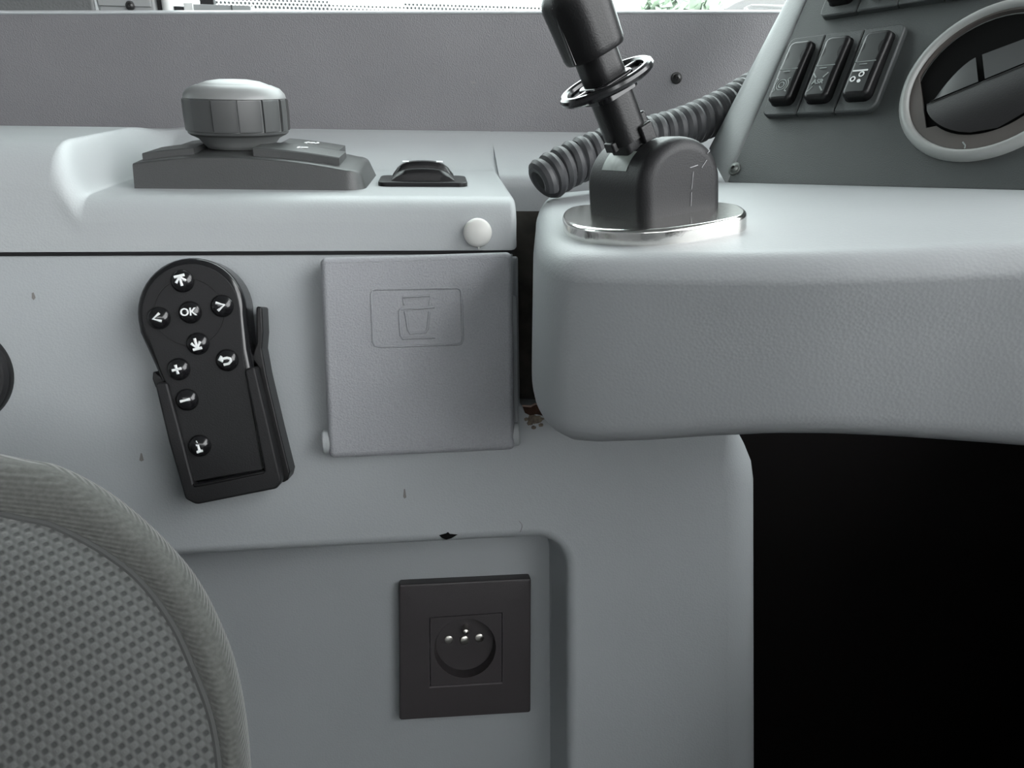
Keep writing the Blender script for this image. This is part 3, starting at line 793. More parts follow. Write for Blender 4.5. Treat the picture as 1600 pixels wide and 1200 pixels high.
# the lever itself: swings in the plane across the axis
FH = Frame(lf.W(HF.o.x, HF.o.y, HF.o.z), lf.u * HF.u.x + lf.v * HF.u.y, lf.n, lf.u * HF.n.x + lf.v * HF.n.y)
zm = (slot0 + slot1) / 2
SW = Frame(FH.o + FH.n * zm, FH.u, FH.v, FH.n)
q0, q1 = SW.px(987, 236), SW.px(906, 20)
dv = (q1 - q0); print('lever tilt', math.degrees(math.atan2(-dv.x, dv.y)), 'base', q0, 'centre', c_)
dv.normalize(); sv = Vector((dv.y, -dv.x))
MLEV = HF.M() @ Matrix(((sv.x, 0, dv.x, q0.x), (sv.y, 0, dv.y, q0.y), (0, -1, 0, zm), (0, 0, 0, 1)))   # local: x across, y along axis, z along shaft
LW = lf.M() @ MLEV
def lz(x, y):           # height along the shaft of a pixel (in the swing plane)
    return (SW.px(x, y) - q0).dot(dv)
shaft = obj('shaft', prism(rrect(-0.0090, -0.0086, 0.0090, 0.0086, 0.0068, 6), 0.006, lz(925, 70), 0.001), BLACK, lev, MLEV)
zr = lz(953, 124)
obj('foot_clamp', prism(rrect(-0.0062, -0.0074, 0.0074, 0.0074, 0.002, 3), -0.003, lz(978, 212), 0.001), BLACKM, shaft)
obj('clamp_clip', box(0.0035, -0.0095, lz(990, 215), 0.0115, 0.004, lz(984, 182), 0.0012), BLACK, shaft)
obj('clamp_clip', box(0.0015, 0.0065, lz(990, 222), 0.0085, 0.0105, lz(984, 196), 0.001), BLACK, shaft)
obj('clamp_clip', box(-0.0110, -0.003, lz(978, 222), -0.0075, 0.004, lz(978, 205), 0.001), BLACK, shaft)
obj('pivot_seat', prism(rrect(-0.0072, -0.0080, 0.0078, 0.0080, 0.002, 3), -0.006, -0.001, 0.0008), DARKSCREW, shaft)
RR = 0.0195
bm = bmesh.new(); add_tube(bm, [(RR * math.cos(2 * PI * i / 48), RR * math.sin(2 * PI * i / 48), zr) for i in range(48)], 0.0022, 10, closed=True)
rg = obj('ring_collar', bm, GLOSS, lev, MLEV)
for s_ in (-1, 1):
    obj('spoke', box(min(s_ * 0.008, s_ * RR), -0.0012, zr - 0.0012, max(s_ * 0.008, s_ * RR), 0.0012, zr + 0.0012, 0.0004), GLOSS, rg)
obj('collar_sleeve', prism(rrect(-0.0105, -0.0100, 0.0105, 0.0100, 0.005, 4), zr - 0.006, zr + 0.0015, 0.0012), GLOSS, rg)
zg0, zg1 = lz(936, 80), lz(886, -32)
gp = lambda k: rrect(-0.0131 * k, -0.0122 * k, 0.0131 * k, 0.0122 * k, 0.0105 * k, 10)
bm = bmesh.new(); V = rings(bm, [[(*p, zg0) for p in ccw(gp(0.93))], [(*p, zg0 + 0.001) for p in ccw(gp(0.98))]] + [[(*p, zg0 + 0.003 + (zg1 - zg0 - 0.011) * k / 4) for p in ccw(gp(1.0 + 0.06 * k / 4))] for k in range(5)] +
                                [[(*p, zg1 - 0.008 + 0.008 * math.sin(PI / 2 * k / 6)) for p in ccw(gp(1.06 - 0.5 * (1 - math.cos(PI / 2 * k / 6))))] for k in range(1, 7)])
bm.faces.new(V[0][::-1]); bm.faces.new(V[-1])
gr = obj('grip', bm, BLACK, lev, MLEV, 45)
obj('grip_seam', box(-0.0136, 0.0020, zg0 + 0.001, -0.0124, 0.0042, zg1 - 0.006, 0.0004), GLOSS, gr)

# ------------------------------------------------------------------ spiral hose behind the lever
hp = [D(818, 298, 0.462), D(846, 285, 0.466), D(880, 263, 0.472), D(930, 240, 0.480), D(985, 222, 0.488), D(1045, 207, 0.500), D(1100, 186, 0.512), D(1150, 160, 0.522), D(1230, 110, 0.54)]
cl = cat_spline(hp[1:], 40)
Ls = [0]
for a, b in zip(cl, cl[1:]): Ls.append(Ls[-1] + (b - a).length)
def at_len(s):
    for i in range(len(cl) - 1):
        if Ls[i + 1] >= s: f_ = (s - Ls[i]) / (Ls[i + 1] - Ls[i] + 1e-9); return cl[i].lerp(cl[i + 1], f_), (cl[i + 1] - cl[i]).normalized()
    return cl[-1], (cl[-1] - cl[-2]).normalized()
pitch = 0.0082; hr = 0.0098; tr_ = 0.0046
n = int(Ls[-1] / pitch * 26); hx = []
for i in range(n):
    s_ = Ls[-1] * i / n; p, t_ = at_len(s_); a_ = Vector((0, 0, 1)); a_ = (a_ - t_ * a_.dot(t_)).normalized(); b_ = t_.cross(a_); th = -2 * PI * s_ / pitch + 2.0
    hx.append(p + a_ * hr * math.cos(th) + b_ * hr * math.sin(th))
org = hx[0].copy()
ho = thing('spiral_hose', 'dark grey coiled hose running behind the hand lever', 'hose', org)
obj('coil', tube([h - org for h in hx], tr_, 10), HOSE, ho)
obj('core', tube([p - org for p in cl[4::10]], hr - 0.004, 14), BLACKM, ho)

# ------------------------------------------------------------------ rotary controller on the shelf
cf = Frame(S.W(*on_z(377, 296, zt), zt), S.u, S.v, S.n).rot(math.radians(-2.0))
rc_ = thing('rotary_controller', 'large ribbed grey rotary knob on a dark key base', 'control knob', cf)
q = lambda x, y, h=0: cf.px(x, y, h)
x0, x1 = q(214, 293).x, q(541, 297).x
dp = 0.092
def topz(x):
    f_ = (x - x0) / (x1 - x0); return 0.0187 - (0.0064 if f_ < 0.42 else 0.0052) * (2 * (f_ - 0.42)) ** 2
xs = [x0 + (x1 - x0) * i / 24 for i in range(25)]
def base_prof(x, f_):
    z = topz(x); taper = 0.004 + 0.012 * f_
    return [(x, 0.0, 0.0), (x, 0.0004, 0.0015), (x, 0.0030, z - 0.0012), (x, 0.0038, z - 0.0003), (x, 0.0050, z), (x, dp * 0.5, z + 0.002), (x, dp - taper - 0.004, z + 0.001), (x, dp - taper, z - 0.004), (x, dp - taper + 0.006, 0)]
rows_ = [base_prof(x, i / 24) for i, x in enumerate(xs)]
# rounded right end
for k in range(1, 7):
    th = PI / 2 * k / 6; L_ = rows_[24]; dx = 0.009 * math.sin(th); s_ = 1 - math.cos(th); r = []
    for (x, y, z) in L_: r.append((x + dx * (1.25 - 0.5 * z / 0.02), y + (0.012 * s_ if y < dp * 0.3 else (-0.010 * s_ if y > dp * 0.7 else 0)), z * (1 - 0.30 * s_)))
    rows_.append(r)
bm = bmesh.new(); V = rings(bm, rows_, close=False); bm.faces.new(V[0]); bm.faces.new(V[-1][::-1])
for a, b in zip(V, V[1:]): bm.faces.new((a[0], b[0], b[-1], a[-1]))
obj('base', bm, CONS, rc_, None, 35)
def key(xa, xb, ya, yb, h0, name, sk=0.0, cut=0.0):
    bm = bmesh.new(); n_ = 8; lo, hi = [], []
    rowsk = []
    for i in range(n_ + 1):
        f_ = i / n_; x = xa + (xb - xa) * f_; z = topz(min(x, x1)) + 0.001
        y0_, y1_ = ya + sk * f_, yb - cut * f_
        rowsk.append([(x, y0_, z - 0.001), (x, y0_ + 0.0002, z + h0 - 0.0006), (x, y0_ + 0.001, z + h0), (x, y1_ - 0.001, z + h0 + 0.0006), (x, y1_, z + h0 - 0.0006), (x, y1_, z - 0.001)])
    Vk = rings(bm, rowsk, close=False); bm.faces.new(Vk[0]); bm.faces.new(Vk[-1][::-1])
    return obj(name, bm, CONS, rc_, None, 35)
kx = q(358, 232, 0.022).x
key(x0 + 0.003, x0 + (x1 - x0) * 0.26, 0.012, 0.046, 0.0035, 'key', 0.004)
key(x0 + 0.012, x0 + (x1 - x0) * 0.27, 0.050, 0.080, 0.0035, 'key', 0.0)
kr = key(x0 + (x1 - x0) * 0.555, x1 - 0.005, 0.010, 0.046, 0.0042, 'key', 0.004)
kr2 = key(x0 + (x1 - x0) * 0.62, x1 - 0.010, 0.050, 0.080, 0.0042, 'key', 0.0)
for (kk_, xx, yy, s__) in ((kr, x1 - 0.030, 0.030, 'I>'), (kr2, x1 - 0.030, 0.064, '(o)')):
    z = topz(xx) + 0.0054; put_text('symbol', s__, 0.009, WHITE, kk_, xx, yy, z + 0.0006)
# knob
zk = topz(kx) + 0.0012
ky = dp * 0.50
KF = Frame(Vector((kx, ky, zk)), Vector((1, 0, 0)), Vector((0, 1, 0)), Vector((0, 0, 1)))
dk = -(cf.W(kx, ky, zk) - CAM).dot(BK); u_ = dk / F; kh = 0.86       # metres per pixel at the knob
r0 = 76 * u_
print('knob radius', r0, 'depth', dk)
kn = obj('knob', lathe([(44 * u_, 0), (48 * u_, 1 * u_ * kh), (53 * u_, 8 * u_ * kh), (60 * u_, 18 * u_ * kh), (70 * u_, 24 * u_ * kh), (73 * u_, 31 * u_ * kh), (73 * u_, 84 * u_ * kh), (74.5 * u_, 85 * u_ * kh), (73 * u_, 92 * u_ * kh), (66 * u_, 101 * u_ * kh), (54 * u_, 106.5 * u_ * kh), (52 * u_, 106 * u_ * kh), (50 * u_, 107.5 * u_ * kh), (38 * u_, 112.5 * u_ * kh), (20 * u_, 115.5 * u_ * kh), (0, 116 * u_ * kh)], 64), KNOBG, rc_, KF, 50)
NP = 13
for i in range(NP):
    bm = bmesh.new(); a0_ = 2 * PI * i / NP + 0.17; a1_ = a0_ + 2 * PI / NP * 0.93; rw = []
    for j in range(8):
        f_ = j / 7; a_ = a0_ + (a1_ - a0_) * f_; rr = (76.8 - 3.4 * f_) * u_; b_ = []
        for (dr, z) in ((-4, 31), (-0.8, 31.5), (0, 34), (0.5, 58), (0, 82), (-0.8, 84), (-4, 84.3)):
            b_.append(((rr + dr * u_) * math.cos(a_), (rr + dr * u_) * math.sin(a_), z * u_ * kh))
        rw.append(b_)
    Vg = rings(bm, rw, close=False); bm.faces.new(Vg[0]); bm.faces.new(Vg[-1][::-1])
    obj('grip_pad', bm, KNOBD, kn, None, 40)
obj('knob_skirt', lathe([(70 * u_, 23.5 * u_ * kh), (73.8 * u_, 27 * u_ * kh), (74.5 * u_, 31 * u_ * kh), (70 * u_, 31.5 * u_ * kh)], 64), KNOBD, kn)
obj('socket_ring', lathe([(50 * u_, -0.0045), (50 * u_, -0.0005), (40 * u_, 0.0002)], 48), VOID, rc_, KF)

# ------------------------------------------------------------------ double key switch on the shelf
mf = Frame(S.W(*on_z(661, 292, zt), zt), S.u, S.v, S.n)
ms = thing('key_switch', 'small black two-key switch set into the pale ledge', 'switch', mf)
xa, xb = mf.px(591, 290).x, mf.px(731, 292).x
zw = lambda x: 0.0012 * (1 - (2 * (x - xa) / (xb - xa) - 1) ** 2)
bm = bmesh.new(); add_prism(bm, rrect(xa, 0, xb, 0.036, 0.006, 5), 0.0, 0.0028, 0.001, 3)
obj('bezel', bm, BLACK, ms)
wk = (xb - xa)
def bar(y0, y1, h, x_in, name):
    rw = []
    for i in range(13):
        f_ = i / 12; x = xa + x_in + (wk - 2 * x_in) * f_; k_ = 1 - abs(2 * f_ - 1) ** 5; z = 0.0025 + h * (0.25 + 0.75 * k_) * (0.80 + 0.2 * math.sin(PI * f_))
        rw.append([(x, y0, 0.001), (x, y0 + 0.0006, z * 0.75), (x, y0 + 0.003, z), (x, y1 - 0.003, z), (x, y1 - 0.0004, z * 0.8), (x, y1, 0.001)])
    bm = bmesh.new(); Vb = rings(bm, rw, close=False); bm.faces.new(Vb[0]); bm.faces.new(Vb[-1][::-1]); return obj(name, bm, BLACK, ms, None, 40)
bar(0.006, 0.0175, 0.0075, wk * 0.145, 'key'); k2 = bar(0.0185, 0.031, 0.0110, wk * 0.15, 'key')
for f_ in (0.31, 0.70):
    obj('symbol', box(xa + wk * (f_ - 0.045), 0.0225, 0.0128, xa + wk * (f_ + 0.03), 0.0275, 0.0132), WHITE, k2)

# ------------------------------------------------------------------ round white cap on the ledge front
cw = hit(746, 372, S.o + S.v * 0.010, S.v)
nf = (-S.v * math.cos(math.radians(17)) + Vector((0, 0, 1)) * math.sin(math.radians(17)))
cwf = Frame.from_n(hit(746, 364, S.W(0, (zt * 0.4) * lean, zt * 0.4), nf), nf, Vector((0, 0, 1)))
cap = tag(obj('button_cap', lathe([(0.0082, -0.001), (0.0083, 0.0006), (0.0084, 0.0022), (0.0080, 0.0038), (0.0066, 0.0052), (0.0042, 0.0061), (0.0018, 0.0065), (0, 0.0066)], 36), CAPW, None, cwf, 60), 'round white plastic cap on the front of the pale ledge', 'cap')
obj('mould_tip', lathe([(0.0007, -0.0002), (0.0004, 0.001), (0, 0.0018)], 8), CAPW, cap, Matrix.Translation((0.0003, -0.0082, 0.0022)) @ Matrix.Rotation(PI / 2, 4, 'X'))

# ------------------------------------------------------------------ flip-up cup holder
hc = 0.020
cu = P.at(655, 708)
cup = thing('cup_holder', 'square grey folded cup holder with embossed cup symbol', 'cup holder', cu)
qc = [cu.px(*p, hc) for p in [(499, 402), (801, 393), (806, 705), (512, 719)]]
bm = prism(fillet(qc, 0.0035, 5), 0.004, hc, 0.0036, 5)
yc = cu.px(655, 556, hc).y; sl = (cu.px(800, 552, hc) - cu.px(505, 558, hc)).normalized()
bmesh.ops.bisect_plane(bm, geom=bm.verts[:] + bm.edges[:] + bm.faces[:], plane_co=(cu.px(655, 556, hc).x, yc, 0), plane_no=(-sl.y, sl.x, 0))
for v in bm.verts:
    if v.co.z > 0.008:
        d_ = yc - v.co.y
        if d_ > 1e-5: v.co.z -= d_ * 0.055
lid = obj('cover', bm, COVER, cup, None, 30)
fpx = [(580, 455), (588, 451), (713, 449), (721, 456), (722, 532), (716, 538), (592, 542), (584, 536)]
def emb(bm, pts, closed=False, r=0.0007):
    P3 = [cu.px3(*p, hc + 0.0001) for p in pts]; add_tube(bm, P3, r, 6, closed=closed)
bm = bmesh.new(); emb(bm, [(587, 452), (714, 450), (719, 452), (721, 457), (723, 530), (721, 536), (716, 538), (594, 542), (586, 540), (583, 534), (580, 460), (582, 454)], True)
obj('symbol_frame', bm, COVER, lid)
bm = bmesh.new()
emb(bm, [(632, 477), (629, 464), (672, 462), (671, 477)]); emb(bm, [(626, 483), (652, 482), (679, 480)])
emb(bm, [(626, 483), (624, 487), (626, 524), (629, 529), (680, 527)]); emb(bm, [(633, 487), (638, 516), (641, 521), (665, 519), (668, 514), (671, 487)])
obj('cup_symbol', bm, COVER, lid)
hb = [cu.px(*p, 0.006) for p in [(508, 470), (808, 460), (811, 690), (515, 704)]]
obj('back_plate', prism(fillet(hb, 0.003, 3), 0.0001, 0.006, 0.001, 2), GREY, cup)
for (x, y, s_) in ((508, 690, -1), (808, 678, 1)):
    p = cu.px3(x, y, 0.0115)
    obj('hinge_pin', lathe([(0.0046, -0.004), (0.0046, 0.0006), (0.004, 0.0014), (0, 0.0014)], 20), SHELFM, cup, Matrix.Translation(p) @ Matrix.Rotation(s_ * PI / 2, 4, 'Y') @ Matrix.Scale(1.5, 4, (0, 1, 0)))

# ------------------------------------------------------------------ remote control and its holder
ra = math.atan2(-(345 - 298), 740 - 490)
rf = P.at(300, 600)
ht = 0.0225
rem = thing('remote_control', 'black remote control with round head and nine domed buttons', 'remote control', rf)
rp = lambda x, y, h=ht: rf.px(x, y, h)
head = []
hcx, hcy, hrx = 297.5, 488, 86
body_px = []
for i in range(25):
    a_ = math.radians(188 - i * (190) / 24); body_px.append((hcx + hrx * math.cos(a_), hcy - hrx * math.sin(a_) * 1.0))
body_px += [(389, 545), (396, 580), (426, 738), (290, 758), (256, 610), (239, 570), (216, 520)]
bpts = [rp(*q) for q in body_px]
rb = obj('body', prism(bpts, 0.004, ht, 0.004, 5), GLOSS, rem, None, 50)
fpx = []
for i in range(25):
    a_ = math.radians(195 - i * 190 / 24); fpx.append((hcx + 1 + 76.5 * math.cos(a_), hcy + 1 - 76.5 * math.sin(a_)))
fpx += [(381, 560), (410, 733), (303, 752), (266, 612), (252, 580), (233, 528)]
face = obj('face', prism([rp(*q) for q in fpx], ht - 0.001, ht + 0.0006, 0.0005, 2), BLACKM, rem)
zf = ht + 0.0006
cc = rp(296, 488); R_ = (rp(296, 540) - cc).length
obj('dial_ring', tube([(cc.x + R_ * math.cos(2 * PI * i / 60), cc.y + R_ * math.sin(2 * PI * i / 60), zf) for i in range(60)], 0.00028, 6, closed=True), BLACK, rem)
br = 16.3 * (D(300, 600, 0.42) - D(299, 600, 0.42)).length
tl = math.radians(12)
def tri(bm, pts, z, r=0.00075): add_tube(bm, [(a * math.cos(tl) - b * math.sin(tl), a * math.sin(tl) + b * math.cos(tl), z) for a, b in pts], r, 6, flat=0.5, upv=(0, 0, 1))
syms = {'up': [[(-.0026, .0010), (0, .0026), (.0026, .0010)], [(0, .0026), (0, -.0028)], [(0, .0026), (-.0022, -.0006)], [(0, .0026), (.0022, -.0006)]],
        'down': [[(0, .0030), (0, -.0024)], [(-.0024, .0008), (0, -.0024), (.0024, .0008)], [(-.0024, -.0028), (.0024, -.0028)]],
        'left': [[(.0020, .0022), (-.0020, 0), (.0020, -.0022)]], 'right': [[(-.0020, .0022), (.0020, 0), (-.0020, -.0022)]],
        'plus': [[(-.0026, 0), (.0026, 0)], [(0, .0026), (0, -.0026)]], 'minus': [[(-.0027, 0), (.0027, 0)]],
        'back': [[(-.0030, .0012), (.0012, .0012), (.0026, .0004), (.0026, -.0010), (.0012, -.0020), (-.0016, -.0020)], [(-.0014, .0028), (-.0031, .0012), (-.0014, -.0002)]],
        'info': [[(-.0008, .0008), (.0002, .0008), (.0002, -.0028)], [(-.0014, -.0028), (.0018, -.0028)], [(0, .0026), (.0003, .0027)]]}
syms['up'] = [[(-.0028, .0026), (.0028, .0026)], [(0, .0024), (0, -.0028)], [(-.0026, -.0006), (0, .0022), (.0026, -.0006)]]
dome = [(br * 1.04, -0.0004), (br * 1.04, 0.0004), (br, 0.0009), (br * 0.9, 0.0018), (br * 0.72, 0.0026), (br * 0.45, 0.0032), (br * 0.2, 0.0034), (0, 0.0034)]
bmesh_dome = lathe(dome, 28); dm = None
for (x, y, s_) in [(284, 439, 'up'), (247, 497, 'left'), (296, 488, 'ok'), (346, 478, 'right'), (308, 537, 'down'), (278, 577, 'plus'), (354, 563, 'back'), (291, 625, 'minus'), (311, 697, 'info')]:
    c = rp(x, y, ht + 0.002); mtx = Matrix.Translation((c.x, c.y, zf))
    if dm is None:
        b = obj('button', bmesh_dome, GLOSS, rem, mtx, 60); dm = b.data
    else: b = obj('button', dm, GLOSS, rem, mtx)
    if s_ == 'ok': put_text('lettering', 'OK', 0.0058, WHITE, b, 0, 0, 0.0034, math.radians(2))
    else:
        bm = bmesh.new()
        for st in syms[s_]: tri(bm, st, 0.0033)
        obj('symbol', bm, WHITE, b)
hd = thing('remote_holder', 'black wall bracket clasping the lower half of the remote', 'holder', rf)
hh_ = ht + 0.0030
U = [(240, 600), (262, 598), (281, 672), (303, 757), (412, 736), (400, 672), (381, 576), (397, 572), (404, 560), (404, 573), (440, 748), (434, 762), (310, 789), (290, 783), (280, 770)]
U = [(241, 598), (261, 598), (281, 672), (303, 758), (413, 738), (399, 665), (381, 577), (398, 573), (420, 665), (440, 752), (432, 764), (306, 789), (289, 780), (263, 690)]
obj('clasp', prism(fillet([rp(*q, hh_) for q in U], [.0018, .0018, .0, .001, .001, 0, .0018, .0018, 0, .004, .003, .005, .003, 0], 4), 0.0004, hh_, 0.0014, 4), BLACKM, hd, None, 40)
obj('lower_lip', tube(cat_spline([rp(304, 757, hh_).to_3d() + Vector((0, 0, hh_ - .0006)), rp(312, 758, hh_).to_3d() + Vector((0, 0, hh_ - .0004)), rp(412, 738, hh_).to_3d() + Vector((0, 0, hh_ - .0006))], 4), 0.0009, 8), BLACK, hd)
Wg = [(400, 478), (409, 480), (411, 520), (409, 545), (416, 585), (436, 670), (453, 738), (450, 750), (440, 756), (428, 700), (404, 575), (393, 560), (401, 535), (400, 505)]
obj('side_arm', prism(fillet([rp(*q, 0.016) for q in Wg], .0012, 3), 0.0003, 0.016, 0.001, 4), BLACK, hd, None, 40)
Lg = [(239, 578), (246, 585), (262, 595), (262, 606), (243, 606), (238, 592)]
obj('side_hook', prism(fillet([rp(*q, 0.019) for q in Lg], .0008, 3), 0.0003, 0.019, 0.0006, 3), BLACK, hd, None, 40)

# ------------------------------------------------------------------ power socket in the recess
sf = Frame(P.o + P.n * RD, P.u, P.v, P.n).at(728, 1014)
so = thing('power_socket', 'anthracite square mains socket in the dim lower recess', 'socket', sf)
fr_ = [sf.px(*q, 0.010) for q in [(623, 914), (830, 904), (829, 1114), (624, 1126)]]
ip = [sf.px(*q, 0.010) for q in [(671, 965), (785, 957), (785, 1066), (672, 1073)]]
bm = bmesh.new(); oo = ccw(fillet(fr_, 0.0015, 3)); ii = ccw(ip)
ov, hv = add_holed(bm, inset(oo, 0.0015), [ii], 0.010)
extend(bm, ov, [[(*q, 0.0095) for q in inset(oo, 0.0004)], [(*q, 0.0086) for q in oo], [(*q, 0.0004) for q in oo]])
extend(bm, hv[0], [[(*q, 0.006) for q in ii]])
obj('frame', bm, SOCK, so, None, 30)
wc = sf.px(727, 1013, 0.010); wr = (sf.px(775, 1013, 0.010) - wc).length
i2 = ccw(inset(ii, 0.0004))
bm = bmesh.new(); ov, hv = add_holed(bm, i2, [circle(wc.x, wc.y, wr, 48)], 0.0098)
extend(bm, ov, [[(*q, 0.0062) for q in i2]])
ci = circle(wc.x, wc.y, wr, 48)
e_ = extend(bm, hv[0], [[(*q, 0.0090) for q in inset(ccw(ci), 0.0004)], [(*q, 0.0008) for q in inset(ccw(ci), 0.0012)]]); bm.faces.new(e_)
ins = obj('insert', bm, SOCK, so, None, 30)
for (x, y) in ((701, 1000), (749, 997)):
    c = sf.px(x, y, 0.001); obj('contact_hole', lathe([(0.0029, 0.0008), (0.0029, 0.0012), (0.0022, 0.0016), (0, 0.0016)], 18, (c.x, c.y, 0)), BRASS, ins)
c = sf.px(725.5, 1000, 0.001); obj('centre_screw', lathe([(0.0030, 0.0008), (0.0030, 0.0016), (0.0024, 0.0020), (0, 0.0022)], 18, (c.x, c.y, 0)), BRASS, ins)
c = sf.px(728, 987, 0.008); obj('earth_pin', lathe([(0.0024, 0.0008), (0.0024, 0.0075), (0.0018, 0.009), (0, 0.0096)], 18, (c.x, c.y, 0)), BRASS, ins)
c0_, c1_ = sf.px(671, 1074, 0.0099), sf.px(785, 1067, 0.0099)
obj('lower_groove', tube([(c0_.x, c0_.y, 0.0098), (c1_.x, c1_.y, 0.0098)], 0.0006, 6), mat('groove', (0.12, 0.11, 0.115), 0.35), so)

# ------------------------------------------------------------------ black disc at the left edge
df = P.at(-62, 587)
dr = (P.px(22, 587, 0.008) - P.px(-62, 587, 0.008)).length
disc = thing('round_cover', 'black round cover cut off by the left edge', 'cover', df)
obj('disc', lathe([(dr, 0.0), (dr, 0.0055), (dr - 0.001, 0.0075), (dr - 0.003, 0.0082), (0.004, 0.0086), (0, 0.0086)], 64), BLACKM, disc, None, 30)
obj('rim', lathe([(dr + 0.0006, 0.0), (dr + 0.0006, 0.003), (dr, 0.004), (dr - 0.0005, 0.003)], 64), BLACK, disc)

# ------------------------------------------------------------------ driver's seat
sn = (Vector((0.20, -0.72, 0.68))).normalized()
seatf = Frame.from_n(D(150, 1000, 0.285), sn, Vector((0, 0.8, 0.5)))
seat = thing('driver_seat', 'grey cloth seat cushion with dimpled knit centre in the lower left corner', 'seat', seatf)
sil = [(0, 708), (100, 730), (200, 790), (295, 885), (350, 985), (378, 1080), (392, 1200), (392, 1330)]
seam = [(0, 804), (100, 831), (200, 893), (262, 968), (302, 1052), (328, 1125), (340, 1200), (342, 1300)]
inr = [seatf.px(*p) for p in seam]
outp = [seatf.px(*p, -0.012) for p in sil]
def close_left(p, ex):
    a = p[0]; b = p[-1]
    return [Vector((a.x - 0.34 - ex, a.y - 0.09)), Vector((a.x - 0.24 - ex * .7, a.y - 0.01 + ex * .5)), Vector((a.x - 0.10, a.y + 0.012))] + p + [Vector((b.x - 0.05, b.y - 0.10 - ex)), Vector((b.x - 0.22, b.y - 0.16 - ex)), Vector((a.x - 0.36 - ex, b.y - 0.06))]
inl = cat_spline([(*p, 0) for p in close_left(inr, 0.0)], 8, True); oul = cat_spline([(*p, 0) for p in close_left(outp, 0.03)], 8, True)
N_ = len(inl)
cen = sum(inl, Vector()) / N_
def uvmap(o, fn):
    me = o.data; uv = me.uv_layers.new(name='UVMap')
    for l in me.loops: uv.data[l.index].uv = fn(me.vertices[l.vertex_index].co, l.vertex_index)
bm = bmesh.new(); rr_ = []
for k in range(0, 15):
    t_ = 1 - k / 14; t2 = t_
    rr_.append([(cen.x + (p.x - cen.x) * max(t2, 0.004), cen.y + (p.y - cen.y) * max(t2, 0.004), -0.002 + 0.016 * (1 - t2 ** 6) ) for p in inl])
V = rings(bm, rr_); bm.faces.new(V[-1])
cen_o = obj('centre_panel', bm, KNIT, seat, None, 80)
ra_ = math.radians(-42)
uvmap(cen_o, lambda c, i: (c.x * math.cos(ra_) - c.y * math.sin(ra_), c.x * math.sin(ra_) + c.y * math.cos(ra_)))
bm = bmesh.new(); rr_ = []
for k in range(15):
    f_ = k / 14; r = []
    for a, b in zip(inl, oul):
        if f_ <= 0.6:
            g = f_ / 0.6; q_ = a + (b - a) * math.sin(PI / 2 * g); z = -0.003 + 0.010 * math.sin(PI * min(1, g * 1.1) * 0.55) * (1 - g * 0.4) - 0.018 * (1 - math.cos(PI / 2 * g))
        else:
            g = (f_ - 0.6) / 0.4; q_ = b - (b - a).normalized() * 0.05 * g; z = -0.003 + 0.010 * math.sin(PI * 0.55) * 0.6 - 0.018 - 0.075 * g
        r.append((q_.x, q_.y, z))
    rr_.append(r)
rings(bm, rr_)
bo = obj('bolster', bm, BOLSTER, seat, None, 80)
uvmap(bo, lambda c, i: (c.x, c.y * 1.0 + c.z))
obj('seam', tube([p + Vector((0, 0, -0.0025)) for p in inl], 0.0016, 8, closed=True), SEAM, seat)
pdn = seatf.M().inverted().to_3x3() @ Vector((0, 0, -1))
bm = bmesh.new(); bs = [p + Vector((0, 0, -0.085)) for p in [cen + (q_ - cen) * 0.6 for q_ in oul]]
rings(bm, [bs, [b + pdn * 0.08 for b in bs]]); 
obj('seat_pan', bm, BLACKM, seat, None, 60)
cw_ = seatf.W(cen.x, cen.y, -0.10) + Vector((-0.03, -0.10, -0.06))
pd = obj('pedestal', prism(rrect(-0.09, -0.09, 0.09, 0.09, 0.03), 0.0, cw_.z - 0.0, 0.0), BLACKM, seat)
pd.matrix_local = seatf.M().inverted() @ Matrix.Translation((cw_.x, cw_.y, 0.0))

# ------------------------------------------------------------------ the rest of the cab, with added light blockers (encloses the light)
struct('floor', box(-1.3, -1.8, -0.05, 1.45, 0.75, 0.0), RUBBERF, 'black rubber cab floor')
struct('ceiling', box(-1.3, -1.9, 1.98, 0.82, 0.78, 2.02), CEIL, 'pale lining of the cab ceiling')
struct('wall_rear', box(-1.34, -1.8, 0.0, -1.3, 0.75, 1.98), CABW, 'grey bulkhead behind the driver')
struct('wall_front', box(1.42, -1.8, 0.0, 1.46, 0.75, 1.0), CARPET, 'dark front bulkhead under the windscreen')
struct('wall_right', box(-1.3, -1.84, 0.0, 1.45, -1.8, 1.72), CABW, 'grey lower wall on the entrance side')
struct('wall_outer', box(-1.3, 0.66, 0.0, 1.42, 0.70, 0.90), CARPET, 'dark outer wall behind the footwell')
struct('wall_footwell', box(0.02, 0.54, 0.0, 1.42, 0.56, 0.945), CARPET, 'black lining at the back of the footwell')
bm = bmesh.new(); z1 = P.W(0, P.px(400, 1590).y).z
add_box(bm, -1.2, P.W(0, P.px(400, 1600).y).y - 0.02, 0.0, 0.13, 0.6, z1 + 0.02)
struct('wall_lower', bm, GREY, 'grey lower side wall beneath the panel')

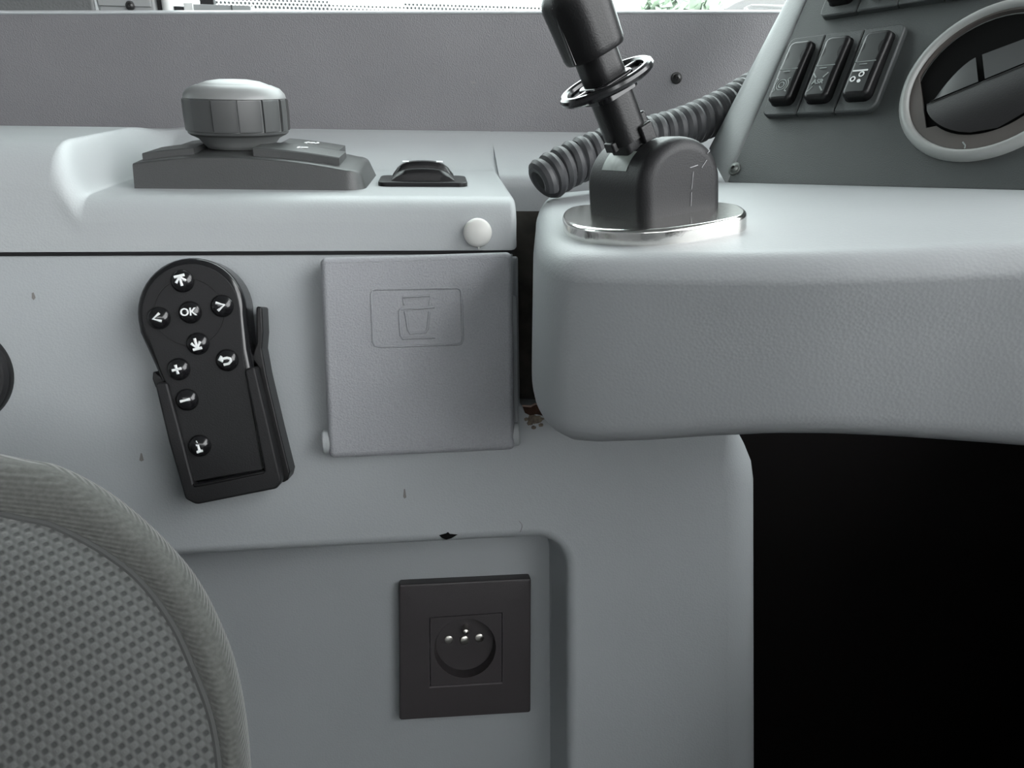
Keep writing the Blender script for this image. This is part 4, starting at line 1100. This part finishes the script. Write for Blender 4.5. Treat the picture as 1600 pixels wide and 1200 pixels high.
struct('dash_light_block', box(0.32, -1.0, 0.30, 1.42, 0.28, 1.02, 0.03), CARPET, 'unseen dark dashboard block added to stop low windscreen light')  # out of view, added to keep low windscreen light off the lower panel
struct('footwell_light_block', box(0.45, 0.20, 0.85, 1.42, 0.56, 1.0, 0.02), CARPET, 'unseen dark box added to keep window light out of the footwell')  # out of view, closes the gap where light fell into the footwell
struct('knee_light_block', box(0.23, -0.6, 0.20, 0.5, 0.19, 0.86, 0.03), CARPET, 'unseen dark block added at knee height to shade the side panel edge')  # added out of view to darken the right edge of the side panel
struct('header_light_block', box(-1.3, 0.70, 1.48, 1.42, 0.76, 1.98), CABW, 'unseen grey header added above the side window to cut its light')  # added out of view so less window light reaches the upward faces

# outside
gd_ = struct('ground', box(-60, -60, -1.0, 60, 60, -0.9), ASPH, 'grey street outside the vehicle')
def tree(x, y, h, r, label):
    fr = Frame(Vector((x, y, -0.9)), Vector((1, 0, 0)), Vector((0, 1, 0)), Vector((0, 0, 1)))
    t = thing('tree', label, 'tree', fr)
    obj('trunk', tube([(0, 0, 0), (0.05, 0, h * .4), (0, 0.05, h * .75)], [0.22, 0.17, 0.08], 10), BARK, t)
    rnd = random.Random(int(x * 10)); bm = bmesh.new()
    for i in range(900):
        a, b, c = rnd.gauss(0, 1), rnd.gauss(0, 1), rnd.gauss(0, 1); v = Vector((a, b, c)).normalized() * r * (rnd.random() ** 0.4); v.z *= 0.8
        p = v + Vector((0, 0, h * .75)); d1 = Vector((rnd.gauss(0, 1), rnd.gauss(0, 1), rnd.gauss(0, 1))).normalized(); d2 = d1.orthogonal().normalized(); s_ = 0.16 + 0.12 * rnd.random()
        bm.faces.new([bm.verts.new(p + d1 * s_), bm.verts.new(p + d2 * s_ * .6), bm.verts.new(p - d1 * s_), bm.verts.new(p - d2 * s_ * .6)])
    c_ = obj('crown', bm, LEAF, t); c_['kind'] = 'stuff'
tree(3.5, 17, 4.0, 0.8, 'hazy green tree beyond the side window right of the lever')
